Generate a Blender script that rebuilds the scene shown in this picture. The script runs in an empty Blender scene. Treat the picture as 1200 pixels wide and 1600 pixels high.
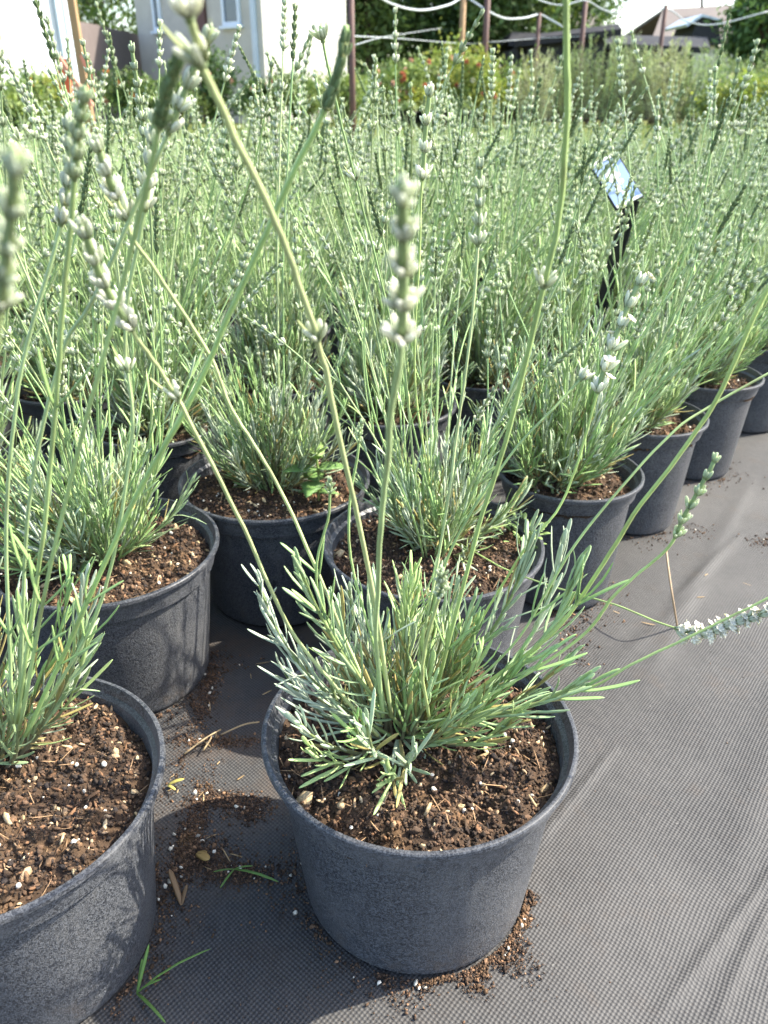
import bpy, math, random
import numpy as np
from mathutils import Vector, Matrix, Euler

random.seed(7)
R = np.random.default_rng(11)
SC = bpy.context.scene
COL = SC.collection
PI = math.pi

# ------------------------------------------------------------------ camera, sky, sun, exposure
CAM_H = 0.595
PITCH = math.radians(27.4)
FPX, CXP, CYP = 1260.0, 600.0, 800.0           # focal length and centre in photo pixels
cam_d = bpy.data.cameras.new('camera')
cam = bpy.data.objects.new('camera', cam_d)
COL.objects.link(cam)
cam.location = (0, 0, CAM_H)
cam.rotation_euler = (PI / 2 - PITCH, 0, 0)
cam_d.sensor_fit = 'VERTICAL'
cam_d.sensor_height = 36.0
cam_d.lens = 36.0 * FPX / 1600.0
cam_d.clip_start = 0.01
cam_d.clip_end = 2000
cam_d.dof.use_dof = True
cam_d.dof.focus_distance = 0.62
cam_d.dof.aperture_fstop = 11.5
SC.camera = cam

SUN_EL = math.radians(45.5)
SUN_AZ = math.atan2(0.978, 0.208)              # clockwise from +Y
sun_vec = Vector((math.sin(SUN_AZ) * math.cos(SUN_EL), math.cos(SUN_AZ) * math.cos(SUN_EL), math.sin(SUN_EL)))
w = bpy.data.worlds.new('World')
SC.world = w
w.use_nodes = True
nt = w.node_tree
nt.nodes.clear()
sky = nt.nodes.new('ShaderNodeTexSky')
sky.sky_type = 'NISHITA'
sky.sun_disc = False
sky.sun_elevation = SUN_EL
sky.sun_rotation = SUN_AZ
sky.air_density = 1.0
sky.dust_density = 2.0
bgn = nt.nodes.new('ShaderNodeBackground')
bgn.inputs['Strength'].default_value = 0.14
wo = nt.nodes.new('ShaderNodeOutputWorld')
nt.links.new(sky.outputs[0], bgn.inputs[0])
nt.links.new(bgn.outputs[0], wo.inputs[0])
sl = bpy.data.lights.new('sun', 'SUN')
sl.energy = 3.25
sl.angle = math.radians(0.55)
sl.color = (1.0, 0.94, 0.82)
so = bpy.data.objects.new('sun', sl)
so.rotation_euler = sun_vec.to_track_quat('Z', 'Y').to_euler()
COL.objects.link(so)
SC.view_settings.view_transform = 'Standard'
SC.view_settings.look = 'None'
SC.view_settings.exposure = 2.03
SC.view_settings.gamma = 1.0
SC.render.engine = 'CYCLES'
SC.cycles.max_bounces = 6
SC.cycles.transparent_max_bounces = 4

# ------------------------------------------------------------------ helpers
CP, SP = math.cos(PITCH), math.sin(PITCH)


def at(px, py, Y):
    """The point at forward distance Y metres seen at photo pixel (px, py)."""
    a = (px - CXP) / FPX
    b = (py - CYP) / FPX
    dy = CP - b * SP
    dz = -SP - b * CP
    s = Y / dy
    return np.array((a * s, Y, CAM_H + dz * s))


def atz(px, py, z):
    """The point at height z seen at photo pixel (px, py)."""
    a = (px - CXP) / FPX
    b = (py - CYP) / FPX
    dy = CP - b * SP
    dz = -SP - b * CP
    s = (z - CAM_H) / dz
    return np.array((a * s, dy * s, z))


def unit(v):
    v = np.asarray(v, float)
    return v / np.maximum(np.linalg.norm(v, axis=-1, keepdims=True), 1e-12)


class MB:
    def __init__(self):
        self.v, self.f, self.c, self.n = [], [], [], 0

    def add(self, V, faces, C):
        V = np.asarray(V, float).reshape(-1, 3)
        C = np.asarray(C, float)
        if C.ndim == 1:
            C = np.tile(C[:3], (len(V), 1))
        self.v.append(V)
        self.c.append(C)
        for F in faces:
            F = np.asarray(F, int)
            if len(F):
                self.f.append(F + self.n)
        self.n += len(V)

    def build(self, name, mat, parent=None, smooth=True):
        me = bpy.data.meshes.new(name)
        V = np.concatenate(self.v)
        C = np.concatenate(self.c)
        me.vertices.add(len(V))
        me.vertices.foreach_set('co', V.astype(np.float32).ravel())
        li = np.concatenate([F.ravel() for F in self.f]).astype(np.int32)
        tot = np.concatenate([np.full(len(F), F.shape[1]) for F in self.f]).astype(np.int32)
        st = (np.cumsum(tot) - tot).astype(np.int32)
        me.loops.add(len(li))
        me.loops.foreach_set('vertex_index', li)
        me.polygons.add(len(tot))
        me.polygons.foreach_set('loop_start', st)
        me.polygons.foreach_set('loop_total', tot)
        me.polygons.foreach_set('use_smooth', np.full(len(tot), bool(smooth)))
        me.update(calc_edges=True)
        a = me.color_attributes.new('Col', 'FLOAT_COLOR', 'POINT')
        a.data.foreach_set('color', np.hstack([C, np.ones((len(C), 1))]).astype(np.float32).ravel())
        me.materials.append(mat)
        o = bpy.data.objects.new(name, me)
        COL.objects.link(o)
        if parent is not None:
            o.parent = parent
        return o


def empty(name, loc=(0, 0, 0), rz=0.0):
    o = bpy.data.objects.new(name, None)
    o.empty_display_size = 0.02
    o.location = tuple(float(x) for x in loc)
    o.rotation_euler = (0, 0, rz)
    COL.objects.link(o)
    return o


def tag(o, label=None, cat=None, group=None, kind=None):
    if label:
        o['label'] = label
    if cat:
        o['category'] = cat
    if group:
        o['group'] = group
    if kind:
        o['kind'] = kind
    return o


def child_copy(src, parent, loc=(0, 0, 0), rot=(0, 0, 0), sc=1.0):
    c = src.copy()
    COL.objects.link(c)
    c.parent = parent
    c.location = tuple(float(x) for x in loc)
    c.rotation_euler = rot
    c.scale = (sc, sc, sc) if np.isscalar(sc) else sc
    return c


def catmull(P, k=8):
    P = np.asarray(P, float)
    Q = np.vstack([2 * P[0] - P[1], P, 2 * P[-1] - P[-2]])
    out = []
    for i in range(1, len(Q) - 2):
        t = np.linspace(0, 1, k, endpoint=False)[:, None]
        a, b, c, d = Q[i - 1], Q[i], Q[i + 1], Q[i + 2]
        out.append(.5 * ((2 * b) + (-a + c) * t + (2 * a - 5 * b + 4 * c - d) * t ** 2 + (-a + 3 * b - 3 * c + d) * t ** 3))
    out.append(P[-1:])
    return np.vstack(out)


def tube(mb, P, rad, sides=6, col=(.2, .3, .1), cap=True, ridge=0.0):
    P = np.asarray(P, float)
    n = len(P)
    rad = np.broadcast_to(np.asarray(rad, float), (n,))
    T = unit(np.gradient(P, axis=0))
    a = np.array((0., 0, 1)) if abs(T[0][2]) < .9 else np.array((1., 0, 0))
    N = unit(np.cross(np.cross(T[0], a), T[0]))
    Ns = [N]
    for i in range(1, n):
        N = Ns[-1] - T[i] * (Ns[-1] @ T[i])
        Ns.append(unit(N))
    Ns = np.array(Ns)
    Bs = np.cross(T, Ns)
    th = np.arange(sides) * 2 * PI / sides
    rk = 1 + ridge * np.where(np.arange(sides) % 2 == 0, 1, -1)
    V = P[:, None, :] + rad[:, None, None] * rk[None, :, None] * (np.cos(th)[None, :, None] * Ns[:, None, :] + np.sin(th)[None, :, None] * Bs[:, None, :])
    i = np.arange(n - 1)[:, None]
    j = np.arange(sides)[None, :]
    j2 = (j + 1) % sides
    F = np.stack([i * sides + j, i * sides + j2, (i + 1) * sides + j2, (i + 1) * sides + j], -1).reshape(-1, 4)
    fs = [F]
    if cap:
        fs += [np.arange(sides)[::-1][None, :], (np.arange(sides) + (n - 1) * sides)[None, :]]
    C = np.asarray(col, float)
    if C.ndim == 2:
        C = np.repeat(C, sides, axis=0)
    mb.add(V, fs, C)


def box(mb, lo, hi, col=(.5, .5, .5)):
    x0, y0, z0 = lo
    x1, y1, z1 = hi
    V = [(x0, y0, z0), (x1, y0, z0), (x1, y1, z0), (x0, y1, z0), (x0, y0, z1), (x1, y0, z1), (x1, y1, z1), (x0, y1, z1)]
    F = [(0, 3, 2, 1), (4, 5, 6, 7), (0, 1, 5, 4), (1, 2, 6, 5), (2, 3, 7, 6), (3, 0, 4, 7)]
    mb.add(V, [F], col)


def prism(mb, poly, d, col=(.5, .5, .5)):
    """a polygon of 3-D points pushed along vector d"""
    P = np.asarray(poly, float)
    n = len(P)
    V = np.vstack([P, P + np.asarray(d, float)])
    S = [(i, (i + 1) % n, n + (i + 1) % n, n + i) for i in range(n)]
    mb.add(V, [np.arange(n)[::-1][None, :], (np.arange(n) + n)[None, :], S], col)


def lathe(mb, prof, seg=72, col=(.1, .1, .1), wob=0.0):
    prof = np.asarray(prof, float)
    n = len(prof)
    th = np.arange(seg) * 2 * PI / seg
    k = 1 + wob * np.sin(2 * th + 1)
    V = np.stack([prof[:, 0][:, None] * (np.cos(th) * k)[None], prof[:, 0][:, None] * (np.sin(th) / k)[None], np.repeat(prof[:, 1][:, None], seg, 1)], -1)
    i = np.arange(n - 1)[:, None]
    j = np.arange(seg)[None, :]
    j2 = (j + 1) % seg
    F = np.stack([i * seg + j, i * seg + j2, (i + 1) * seg + j2, (i + 1) * seg + j], -1).reshape(-1, 4)
    mb.add(V, [F, np.arange(seg)[::-1][None, :]], col)


# blade templates: cross-section (u, w), ring positions v, width profile
def template(cs, v, prof):
    return np.array(cs, float), np.array(v, float), np.array(prof, float)


LEAF_HI = template([(-1, 0), (-.5, .36), (0, .1), (.5, .36), (1, 0), (0, -.34)], [0, .1, .32, .62, .86, .96, 1], [.4, .72, .92, 1, .86, .5, .12])
LEAF_LO = template([(-1, .12), (0, -.05), (1, .12), (0, -.35)], [0, .3, .7, 1], [.5, .9, 1, .2])
BUD_HI = template([(math.cos(a) * (1.08 if q % 2 else .80), math.sin(a) * (1.08 if q % 2 else .80)) for q, a in enumerate(np.arange(10) * PI / 5)], [0, .12, .4, .7, .9, 1], [.45, .8, 1, .95, .7, .2])
BUD_LO = template([(1, 0), (-.5, .87), (-.5, -.87)], [0, .45, 1], [.5, 1, .35])
SERR = template([(-1, .1), (0, -.06), (1, .1), (0, -.1)], [0, .08, .16, .18, .30, .33, .45, .48, .60, .63, .74, .77, .88, 1], [.1, .45, .8, .68, 1, .84, 1, .80, .86, .66, .62, .44, .32, .03])
FLAT = template([(-1, .1), (0, -.06), (1, .1), (0, -.1)], [0, .25, .55, .8, 1], [.25, .85, 1, .75, .08])
QUAD = template([(-1, 0), (1, 0)], [0, .5, 1], [.25, 1, .15])


def blades(mb, base, dr, nrm, L, W, bend, c0, c1, tpl, gexp=1.0):
    cs, v, prof = tpl
    base = np.asarray(base, float).reshape(-1, 3)
    n = len(base)
    if n == 0:
        return
    dr = unit(dr)
    nrm = np.asarray(nrm, float) - dr * np.sum(np.asarray(nrm, float) * dr, -1, keepdims=True)
    nrm = unit(nrm)
    side = np.cross(dr, nrm)
    bc = lambda x: np.broadcast_to(np.asarray(x, float), (n,))
    L, W, bend = bc(L), bc(W), bc(bend)
    m, k = len(v), len(cs)
    axis = base[:, None, :] + dr[:, None, :] * (L[:, None] * v[None])[..., None] + nrm[:, None, :] * ((bend * L)[:, None] * v[None] ** 2)[..., None]
    wv = W[:, None] * prof[None]
    V = axis[:, :, None, :] + side[:, None, None, :] * (wv[:, :, None] * cs[None, None, :, 0])[..., None] + nrm[:, None, None, :] * (wv[:, :, None] * cs[None, None, :, 1])[..., None]
    if k == 2:
        i = np.arange(m - 1)
        F1 = np.stack([i * 2, i * 2 + 1, i * 2 + 3, i * 2 + 2], -1)
    else:
        i = np.arange(m - 1)[:, None]
        j = np.arange(k)[None, :]
        j2 = (j + 1) % k
        F1 = np.stack([i * k + j, i * k + j2, (i + 1) * k + j2, (i + 1) * k + j], -1).reshape(-1, 4)
    F = (F1[None] + (np.arange(n) * m * k)[:, None, None]).reshape(-1, 4)
    g = (v ** gexp)[None, :, None]
    c0 = np.broadcast_to(np.asarray(c0, float), (n, 3))[:, None, :]
    c1 = np.broadcast_to(np.asarray(c1, float), (n, 3))[:, None, :]
    C = c0 * (1 - g) + c1 * g
    C = np.repeat(C[:, :, None, :], k, axis=2).reshape(-1, 3)
    fs = [F]
    if k > 2:
        fs.append((np.arange(k)[None] + (np.arange(n) * m * k)[:, None] + (m - 1) * k))
    mb.add(V.reshape(-1, 3), fs, C)


# icosphere lump template
def ico(sub=1):
    t = (1 + 5 ** .5) / 2
    V = [(-1, t, 0), (1, t, 0), (-1, -t, 0), (1, -t, 0), (0, -1, t), (0, 1, t), (0, -1, -t), (0, 1, -t), (t, 0, -1), (t, 0, 1), (-t, 0, -1), (-t, 0, 1)]
    F = [(0, 11, 5), (0, 5, 1), (0, 1, 7), (0, 7, 10), (0, 10, 11), (1, 5, 9), (5, 11, 4), (11, 10, 2), (10, 7, 6), (7, 1, 8), (3, 9, 4), (3, 4, 2), (3, 2, 6), (3, 6, 8), (3, 8, 9), (4, 9, 5), (2, 4, 11), (6, 2, 10), (8, 6, 7), (9, 8, 1)]
    V = [unit(np.array(v)) for v in V]
    for _ in range(sub):
        mid = {}
        nf = []

        def m(a, b):
            k = (min(a, b), max(a, b))
            if k not in mid:
                V.append(unit((V[a] + V[b]) / 2))
                mid[k] = len(V) - 1
            return mid[k]
        for a, b, c in F:
            x, y, z = m(a, b), m(b, c), m(c, a)
            nf += [(a, x, z), (b, y, x), (c, z, y), (x, y, z)]
        F = nf
    return np.array(V), np.array(F)


ICO0, ICO1 = ico(0), ico(1)


def rand_rot(n):
    q = unit(R.normal(size=(n, 4)))
    a, b, c, d = q.T
    return np.stack([np.stack([1 - 2 * (c * c + d * d), 2 * (b * c - a * d), 2 * (b * d + a * c)], -1),
                     np.stack([2 * (b * c + a * d), 1 - 2 * (b * b + d * d), 2 * (c * d - a * b)], -1),
                     np.stack([2 * (b * d - a * c), 2 * (c * d + a * b), 1 - 2 * (b * b + c * c)], -1)], 1)


def lumps(mb, pos, size, col, aniso=.35, tpl=ICO1, jit=.22, flat=None):
    pos = np.asarray(pos, float).reshape(-1, 3)
    n = len(pos)
    if n == 0:
        return
    V0, F0 = tpl
    m = len(V0)
    V = np.tile(V0, (n, 1, 1)) * (1 + jit * R.normal(size=(n, m, 1)).clip(-2, 2))
    S = np.exp(aniso * R.normal(size=(n, 1, 3)))
    V = V * S
    if flat is not None:
        V = V * np.asarray(flat, float)[None, None, :]
    V = np.einsum('nij,nkj->nki', rand_rot(n), V)
    V = V * np.broadcast_to(np.asarray(size, float), (n,))[:, None, None] + pos[:, None, :]
    F = (F0[None] + (np.arange(n) * m)[:, None, None]).reshape(-1, 3)
    C = np.repeat(np.broadcast_to(np.asarray(col, float), (n, 3)), m, axis=0)
    mb.add(V.reshape(-1, 3), [F], C)


def fbm2(x, y, seed=0, octs=4, f0=1.0):
    """cheap smooth 2-D noise from sums of rotated sines"""
    r = np.random.default_rng(seed)
    out = np.zeros_like(x, dtype=float)
    amp, f = 1.0, f0
    for _ in range(octs):
        for _k in range(4):
            a = r.uniform(0, 2 * PI)
            out += amp * .35 * np.sin(f * (x * np.cos(a) + y * np.sin(a)) * 2 * PI + r.uniform(0, 6.28) + 1.3 * np.sin(f * .7 * (x * np.sin(a) - y * np.cos(a)) * 2 * PI))
        amp *= .5
        f *= 2.03
    return out


# ------------------------------------------------------------------ materials
def mat_new(name):
    m = bpy.data.materials.new(name)
    m.use_nodes = True
    n = m.node_tree
    n.nodes.clear()
    return m, n


def N(n, t, **kw):
    x = n.nodes.new(t)
    for k, v in kw.items():
        setattr(x, k, v)
    return x


def mixc(n, a, b, fac, blend='MIX'):
    m = N(n, 'ShaderNodeMix', data_type='RGBA', blend_type=blend)
    for s, val in ((6, a), (7, b), (0, fac)):
        if hasattr(val, 'is_output'):
            n.links.new(val, m.inputs[s])
        else:
            m.inputs[s].default_value = val if s == 0 else (*val, 1)
    return m.outputs[2]


def math_n(n, op, a, b=0.0, clamp=False):
    m = N(n, 'ShaderNodeMath', operation=op, use_clamp=clamp)
    for s, val in ((0, a), (1, b)):
        if hasattr(val, 'is_output'):
            n.links.new(val, m.inputs[s])
        else:
            m.inputs[s].default_value = val
    return m.outputs[0]


def noise(n, scale, detail=3, rough=.5, vec=None):
    t = N(n, 'ShaderNodeTexNoise')
    t.inputs['Scale'].default_value = scale
    t.inputs['Detail'].default_value = detail
    t.inputs['Roughness'].default_value = rough
    if vec is not None:
        n.links.new(vec, t.inputs['Vector'])
    return t.outputs[0]


def ramp(n, src, lo, hi):
    m = N(n, 'ShaderNodeMapRange')
    n.links.new(src, m.inputs[0])
    m.inputs[1].default_value = lo
    m.inputs[2].default_value = hi
    return m.outputs[0]


def obj_vec(n):
    return N(n, 'ShaderNodeTexCoord').outputs['Object']


def principled(n, rough=.6, spec=.5):
    p = N(n, 'ShaderNodeBsdfPrincipled')
    p.inputs['Roughness'].default_value = rough
    p.inputs['Specular IOR Level'].default_value = spec
    return p


def out(n, sh):
    o = N(n, 'ShaderNodeOutputMaterial')
    n.links.new(sh, o.inputs[0])


def plant_mat(name, rough=.62, trans=.22, spec=.35, nscale=90., namp=.22, sheen=.0, tcol=(1.0, 1.05, .55), rnd=.12):
    m, n = mat_new(name)
    a = N(n, 'ShaderNodeAttribute', attribute_name='Col')
    v = obj_vec(n)
    nz = noise(n, nscale, 3, .55, v)
    f = math_n(n, 'MULTIPLY_ADD', nz, namp * 2)
    f.node.inputs[2].default_value = 1 - namp
    inf = N(n, 'ShaderNodeObjectInfo')
    rr = math_n(n, 'MULTIPLY_ADD', inf.outputs['Random'], rnd * 2)
    rr.node.inputs[2].default_value = 1 - rnd
    f = math_n(n, 'MULTIPLY', f, rr)
    vm = N(n, 'ShaderNodeVectorMath', operation='SCALE')
    n.links.new(a.outputs['Color'], vm.inputs[0])
    n.links.new(f, vm.inputs['Scale'])
    p = principled(n, rough, spec)
    n.links.new(vm.outputs[0], p.inputs['Base Color'])
    if sheen:
        p.inputs['Sheen Weight'].default_value = sheen
        p.inputs['Sheen Roughness'].default_value = .4
    if trans:
        t = N(n, 'ShaderNodeBsdfTranslucent')
        n.links.new(mixc(n, vm.outputs[0], tcol, 1.0, 'MULTIPLY'), t.inputs[0])
        mx = N(n, 'ShaderNodeMixShader')
        mx.inputs[0].default_value = trans
        n.links.new(p.outputs[0], mx.inputs[1])
        n.links.new(t.outputs[0], mx.inputs[2])
        out(n, mx.outputs[0])
    else:
        out(n, p.outputs[0])
    return m


def soil_mat():
    m, n = mat_new('soil')
    a = N(n, 'ShaderNodeAttribute', attribute_name='Col')
    v = obj_vec(n)
    nz = noise(n, 420, 4, .65, v)
    nz2 = noise(n, 30, 3, .6, v)
    c = mixc(n, a.outputs['Color'], (.13, .075, .032), math_n(n, 'MULTIPLY', ramp(n, nz2, .50, .72), .28))
    f = math_n(n, 'MULTIPLY_ADD', nz, 2.6)
    f.node.inputs[2].default_value = .62
    vm = N(n, 'ShaderNodeVectorMath', operation='SCALE')
    n.links.new(c, vm.inputs[0])
    n.links.new(f, vm.inputs['Scale'])
    p = principled(n, .92, .2)
    n.links.new(vm.outputs[0], p.inputs['Base Color'])
    b = N(n, 'ShaderNodeBump')
    b.inputs['Strength'].default_value = .8
    b.inputs['Distance'].default_value = .0015
    n.links.new(nz, b.inputs['Height'])
    n.links.new(b.outputs[0], p.inputs['Normal'])
    out(n, p.outputs[0])
    return m


def pot_mat():
    m, n = mat_new('pot_plastic')
    v = obj_vec(n)
    st = N(n, 'ShaderNodeTexNoise')
    st.inputs['Scale'].default_value = 620
    st.inputs['Detail'].default_value = 2
    st.inputs['Distortion'].default_value = 1.2
    n.links.new(v, st.inputs['Vector'])
    stip = ramp(n, st.outputs[0], .44, .58)
    big = noise(n, 9, 4, .6, v)
    mp = N(n, 'ShaderNodeMapping')
    mp.inputs['Scale'].default_value = (14, 14, 160)
    n.links.new(v, mp.inputs[0])
    scr = noise(n, 1.0, 4, .65, mp.outputs[0])
    dust = math_n(n, 'MULTIPLY', ramp(n, noise(n, 13, 6, .7, v), .46, .70), .9)
    c = mixc(n, (.010, .012, .017), (.084, .088, .096), stip)
    c = mixc(n, c, (.125, .122, .12), math_n(n, 'MULTIPLY', dust, .5))
    c = mixc(n, c, (.16, .16, .165), math_n(n, 'MULTIPLY', ramp(n, scr, .6, .82), .3))
    mp2 = N(n, 'ShaderNodeMapping')
    mp2.inputs['Scale'].default_value = (55, 55, 5)
    n.links.new(v, mp2.inputs[0])
    drip = noise(n, 1.0, 4, .7, mp2.outputs[0])
    c = mixc(n, c, (.15, .145, .135), math_n(n, 'MULTIPLY', ramp(n, drip, .56, .75), .35))
    # soil splashed on the lowest few centimetres
    sp = N(n, 'ShaderNodeSeparateXYZ')
    n.links.new(v, sp.inputs[0])
    low = ramp(n, sp.outputs['Z'], .05, .0)
    low = math_n(n, 'MULTIPLY', low, ramp(n, noise(n, 60, 4, .7, v), .5, .7))
    c = mixc(n, c, (.09, .065, .045), math_n(n, 'MULTIPLY', low, .6))
    p = principled(n, .47, .5)
    n.links.new(c, p.inputs['Base Color'])
    n.links.new(ramp(n, big, 0.2, .8), p.inputs['Roughness'])
    rr = math_n(n, 'MULTIPLY_ADD', big, .3)
    rr.node.inputs[2].default_value = .30
    n.links.new(rr, p.inputs['Roughness'])
    b = N(n, 'ShaderNodeBump')
    b.inputs['Strength'].default_value = 1.0
    b.inputs['Distance'].default_value = .0016
    n.links.new(math_n(n, 'MULTIPLY', st.outputs[0], ramp(n, sp.outputs['Z'], .152, .140)), b.inputs['Height'])
    p.inputs['Diffuse Roughness'].default_value = 1.0
    p.inputs['Sheen Weight'].default_value = .03
    p.inputs['Sheen Roughness'].default_value = .6
    n.links.new(b.outputs[0], p.inputs['Normal'])
    out(n, p.outputs[0])
    return m


def fabric_mat():
    m, n = mat_new('ground_fabric')
    v = obj_vec(n)
    mp = N(n, 'ShaderNodeMapping')
    mp.inputs['Rotation'].default_value = (0, 0, math.radians(-4))
    n.links.new(v, mp.inputs[0])
    # slight waviness of the weave
    wob = N(n, 'ShaderNodeTexNoise')
    wob.inputs['Scale'].default_value = 7
    n.links.new(v, wob.inputs['Vector'])
    wv = N(n, 'ShaderNodeVectorMath', operation='SCALE')
    n.links.new(wob.outputs['Color'], wv.inputs[0])
    wv.inputs['Scale'].default_value = .012
    ad = N(n, 'ShaderNodeVectorMath', operation='ADD')
    n.links.new(mp.outputs[0], ad.inputs[0])
    n.links.new(wv.outputs[0], ad.inputs[1])
    s = N(n, 'ShaderNodeSeparateXYZ')
    n.links.new(ad.outputs[0], s.inputs[0])
    kx, ky = 2 * PI / .0042, 2 * PI / .0047
    sx = math_n(n, 'SINE', math_n(n, 'MULTIPLY', s.outputs['X'], kx))
    sy = math_n(n, 'SINE', math_n(n, 'MULTIPLY', s.outputs['Y'], ky))
    wve = math_n(n, 'MULTIPLY', sx, sy)
    dots = ramp(n, math_n(n, 'ADD', wve, math_n(n, 'MULTIPLY', math_n(n, 'SUBTRACT', noise(n, 130, 2, .5, v), .5), 1.1)), -.3, .6)
    tape = noise(n, 1.0, 3, .6)
    mt = N(n, 'ShaderNodeMapping')
    mt.inputs['Scale'].default_value = (380, 14, 1)
    n.links.new(ad.outputs[0], mt.inputs[0])
    n.links.new(mt.outputs[0], tape.node.inputs['Vector'])
    c = mixc(n, (.024, .0235, .024), (.068, .066, .063), dots)
    c = mixc(n, c, (.10, .097, .092), math_n(n, 'MULTIPLY', ramp(n, tape, .5, .75), .22))
    big = noise(n, 2.6, 5, .62, v)
    dirt = noise(n, 17, 6, .7, v)
    c = mixc(n, c, (.105, .100, .094), math_n(n, 'MULTIPLY', ramp(n, big, .42, .7), .5))
    c = mixc(n, c, (.068, .052, .040), math_n(n, 'MULTIPLY', ramp(n, dirt, .56, .74), .5))
    spk = noise(n, 260, 2, .5, v)
    c = mixc(n, c, (.05, .035, .025), math_n(n, 'MULTIPLY', ramp(n, spk, .7, .76), .6))
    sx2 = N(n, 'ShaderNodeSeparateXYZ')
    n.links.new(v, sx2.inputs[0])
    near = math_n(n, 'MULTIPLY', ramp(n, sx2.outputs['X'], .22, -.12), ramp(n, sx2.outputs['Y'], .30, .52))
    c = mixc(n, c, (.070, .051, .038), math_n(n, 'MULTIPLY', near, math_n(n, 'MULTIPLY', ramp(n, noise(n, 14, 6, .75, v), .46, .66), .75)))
    pale = noise(n, 190, 2, .5, v)
    c = mixc(n, c, (.22, .21, .19), math_n(n, 'MULTIPLY', ramp(n, pale, .74, .78), .4))
    p = principled(n, .68, .35)
    n.links.new(c, p.inputs['Base Color'])
    b = N(n, 'ShaderNodeBump')
    b.inputs['Strength'].default_value = .5
    b.inputs['Distance'].default_value = .0007
    n.links.new(wve, b.inputs['Height'])
    b2 = N(n, 'ShaderNodeBump')
    b2.inputs['Strength'].default_value = .2
    b2.inputs['Distance'].default_value = .006
    n.links.new(noise(n, 16, 3, .5, v), b2.inputs['Height'])
    n.links.new(b.outputs[0], b2.inputs['Normal'])
    n.links.new(b2.outputs[0], p.inputs['Normal'])
    out(n, p.outputs[0])
    return m


def simple_mat(name, c1, c2, scale=8., rough=.7, spec=.35, stretch=None, bump=.0, metallic=0.):
    m, n = mat_new(name)
    v = obj_vec(n)
    if stretch:
        mp = N(n, 'ShaderNodeMapping')
        mp.inputs['Scale'].default_value = stretch
        n.links.new(v, mp.inputs[0])
        v = mp.outputs[0]
    nz = noise(n, scale, 4, .6, v)
    p = principled(n, rough, spec)
    p.inputs['Metallic'].default_value = metallic
    n.links.new(mixc(n, c1, c2, ramp(n, nz, .3, .7)), p.inputs['Base Color'])
    if bump:
        b = N(n, 'ShaderNodeBump')
        b.inputs['Strength'].default_value = .6
        b.inputs['Distance'].default_value = bump
        n.links.new(nz, b.inputs['Height'])
        n.links.new(b.outputs[0], p.inputs['Normal'])
    out(n, p.outputs[0])
    return m


M_LEAF = plant_mat('lavender_leaf', .6, .14, .3, 140, .26, .06)
M_STEM = plant_mat('lavender_stem', .5, .12, .4, 160, .16)
M_BUD = plant_mat('lavender_bud', .75, .42, .25, 300, .2, .06, (1, 1, .85))
M_WEED = plant_mat('weed_leaf', .5, .35, .4, 60, .15)
M_TREE = plant_mat('tree_leaf', .55, .3, .35, 3, .25)
M_SHRUB = plant_mat('shrub_leaf', .6, .3, .3, 6, .25)
M_SOIL = soil_mat()
M_POT = pot_mat()
M_FAB = fabric_mat()

# ------------------------------------------------------------------ ground
FOLDS = []   # (x0,y0,x1,y1,height,width) creases pressed into the fabric


def fold(p, q, h, w_):
    a, b = atz(*p, 0), atz(*q, 0)
    FOLDS.append((a[0], a[1], b[0], b[1], h, w_))


fold((1260, 1300), (1010, 1610), .004, .004)
fold((1220, 1380), (1110, 1610), .0035, .0035)
fold((835, 1320), (965, 1160), .004, .003)
fold((1040, 950), (1160, 830), .003, .008)
fold((1180, 740), (1000, 1080), .0025, .014)
fold((960, 1030), (1120, 900), .002, .010)
fold((1240, 1060), (1130, 1420), .002, .02)


def ground_z(x, y):
    z = .0016 * fbm2(x, y, 5, 2, 2.0)
    for (x0, y0, x1, y1, h, w_) in FOLDS:
        dx, dy = x1 - x0, y1 - y0
        l2 = dx * dx + dy * dy
        t = ((x - x0) * dx + (y - y0) * dy) / l2
        d = ((x - x0) * dy - (y - y0) * dx) / math.sqrt(l2)
        env = np.clip(1 - np.abs(2 * t - 1) ** 4, 0, 1)
        z = z + .85 * h * env * np.exp(-(d / w_) ** 2) * np.where(d > 0, 1, np.exp(-(d / w_) ** 2))
    return z - .003


def grid_mesh(name, xs, ys, zf, mat, col=(.5, .5, .5)):
    X, Y = np.meshgrid(xs, ys)
    Z = zf(X, Y)
    mb = MB()
    nx, ny = len(xs), len(ys)
    i = np.arange(ny - 1)[:, None]
    j = np.arange(nx - 1)[None]
    F = np.stack([i * nx + j, i * nx + j + 1, (i + 1) * nx + j + 1, (i + 1) * nx + j], -1).reshape(-1, 4)
    mb.add(np.stack([X, Y, Z], -1), [F], col)
    return mb.build(name, mat)


xs = np.concatenate([np.linspace(-6, -.7, 40, endpoint=False), np.linspace(-.7, 1.3, 420, endpoint=False), np.linspace(1.3, 7, 40)])
ys = np.concatenate([np.linspace(-2, .15, 16, endpoint=False), np.linspace(.15, 2.0, 400, endpoint=False), np.linspace(2.0, 7.5, 50)])
tag(grid_mesh('ground_fabric', xs, ys, ground_z, M_FAB), kind='structure')
M_LAWN = simple_mat('lawn', (.09, .12, .03), (.19, .19, .07), 1.2, .9, .1)
lx = np.linspace(-400, 400, 41)
ly = np.concatenate([[-400, -100, -20, 0], np.linspace(5, 60, 23), np.linspace(80, 1200, 12)])
tag(grid_mesh('lawn', lx, ly, lambda X, Y: -.03 + 0 * X, M_LAWN), kind='structure')
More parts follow.
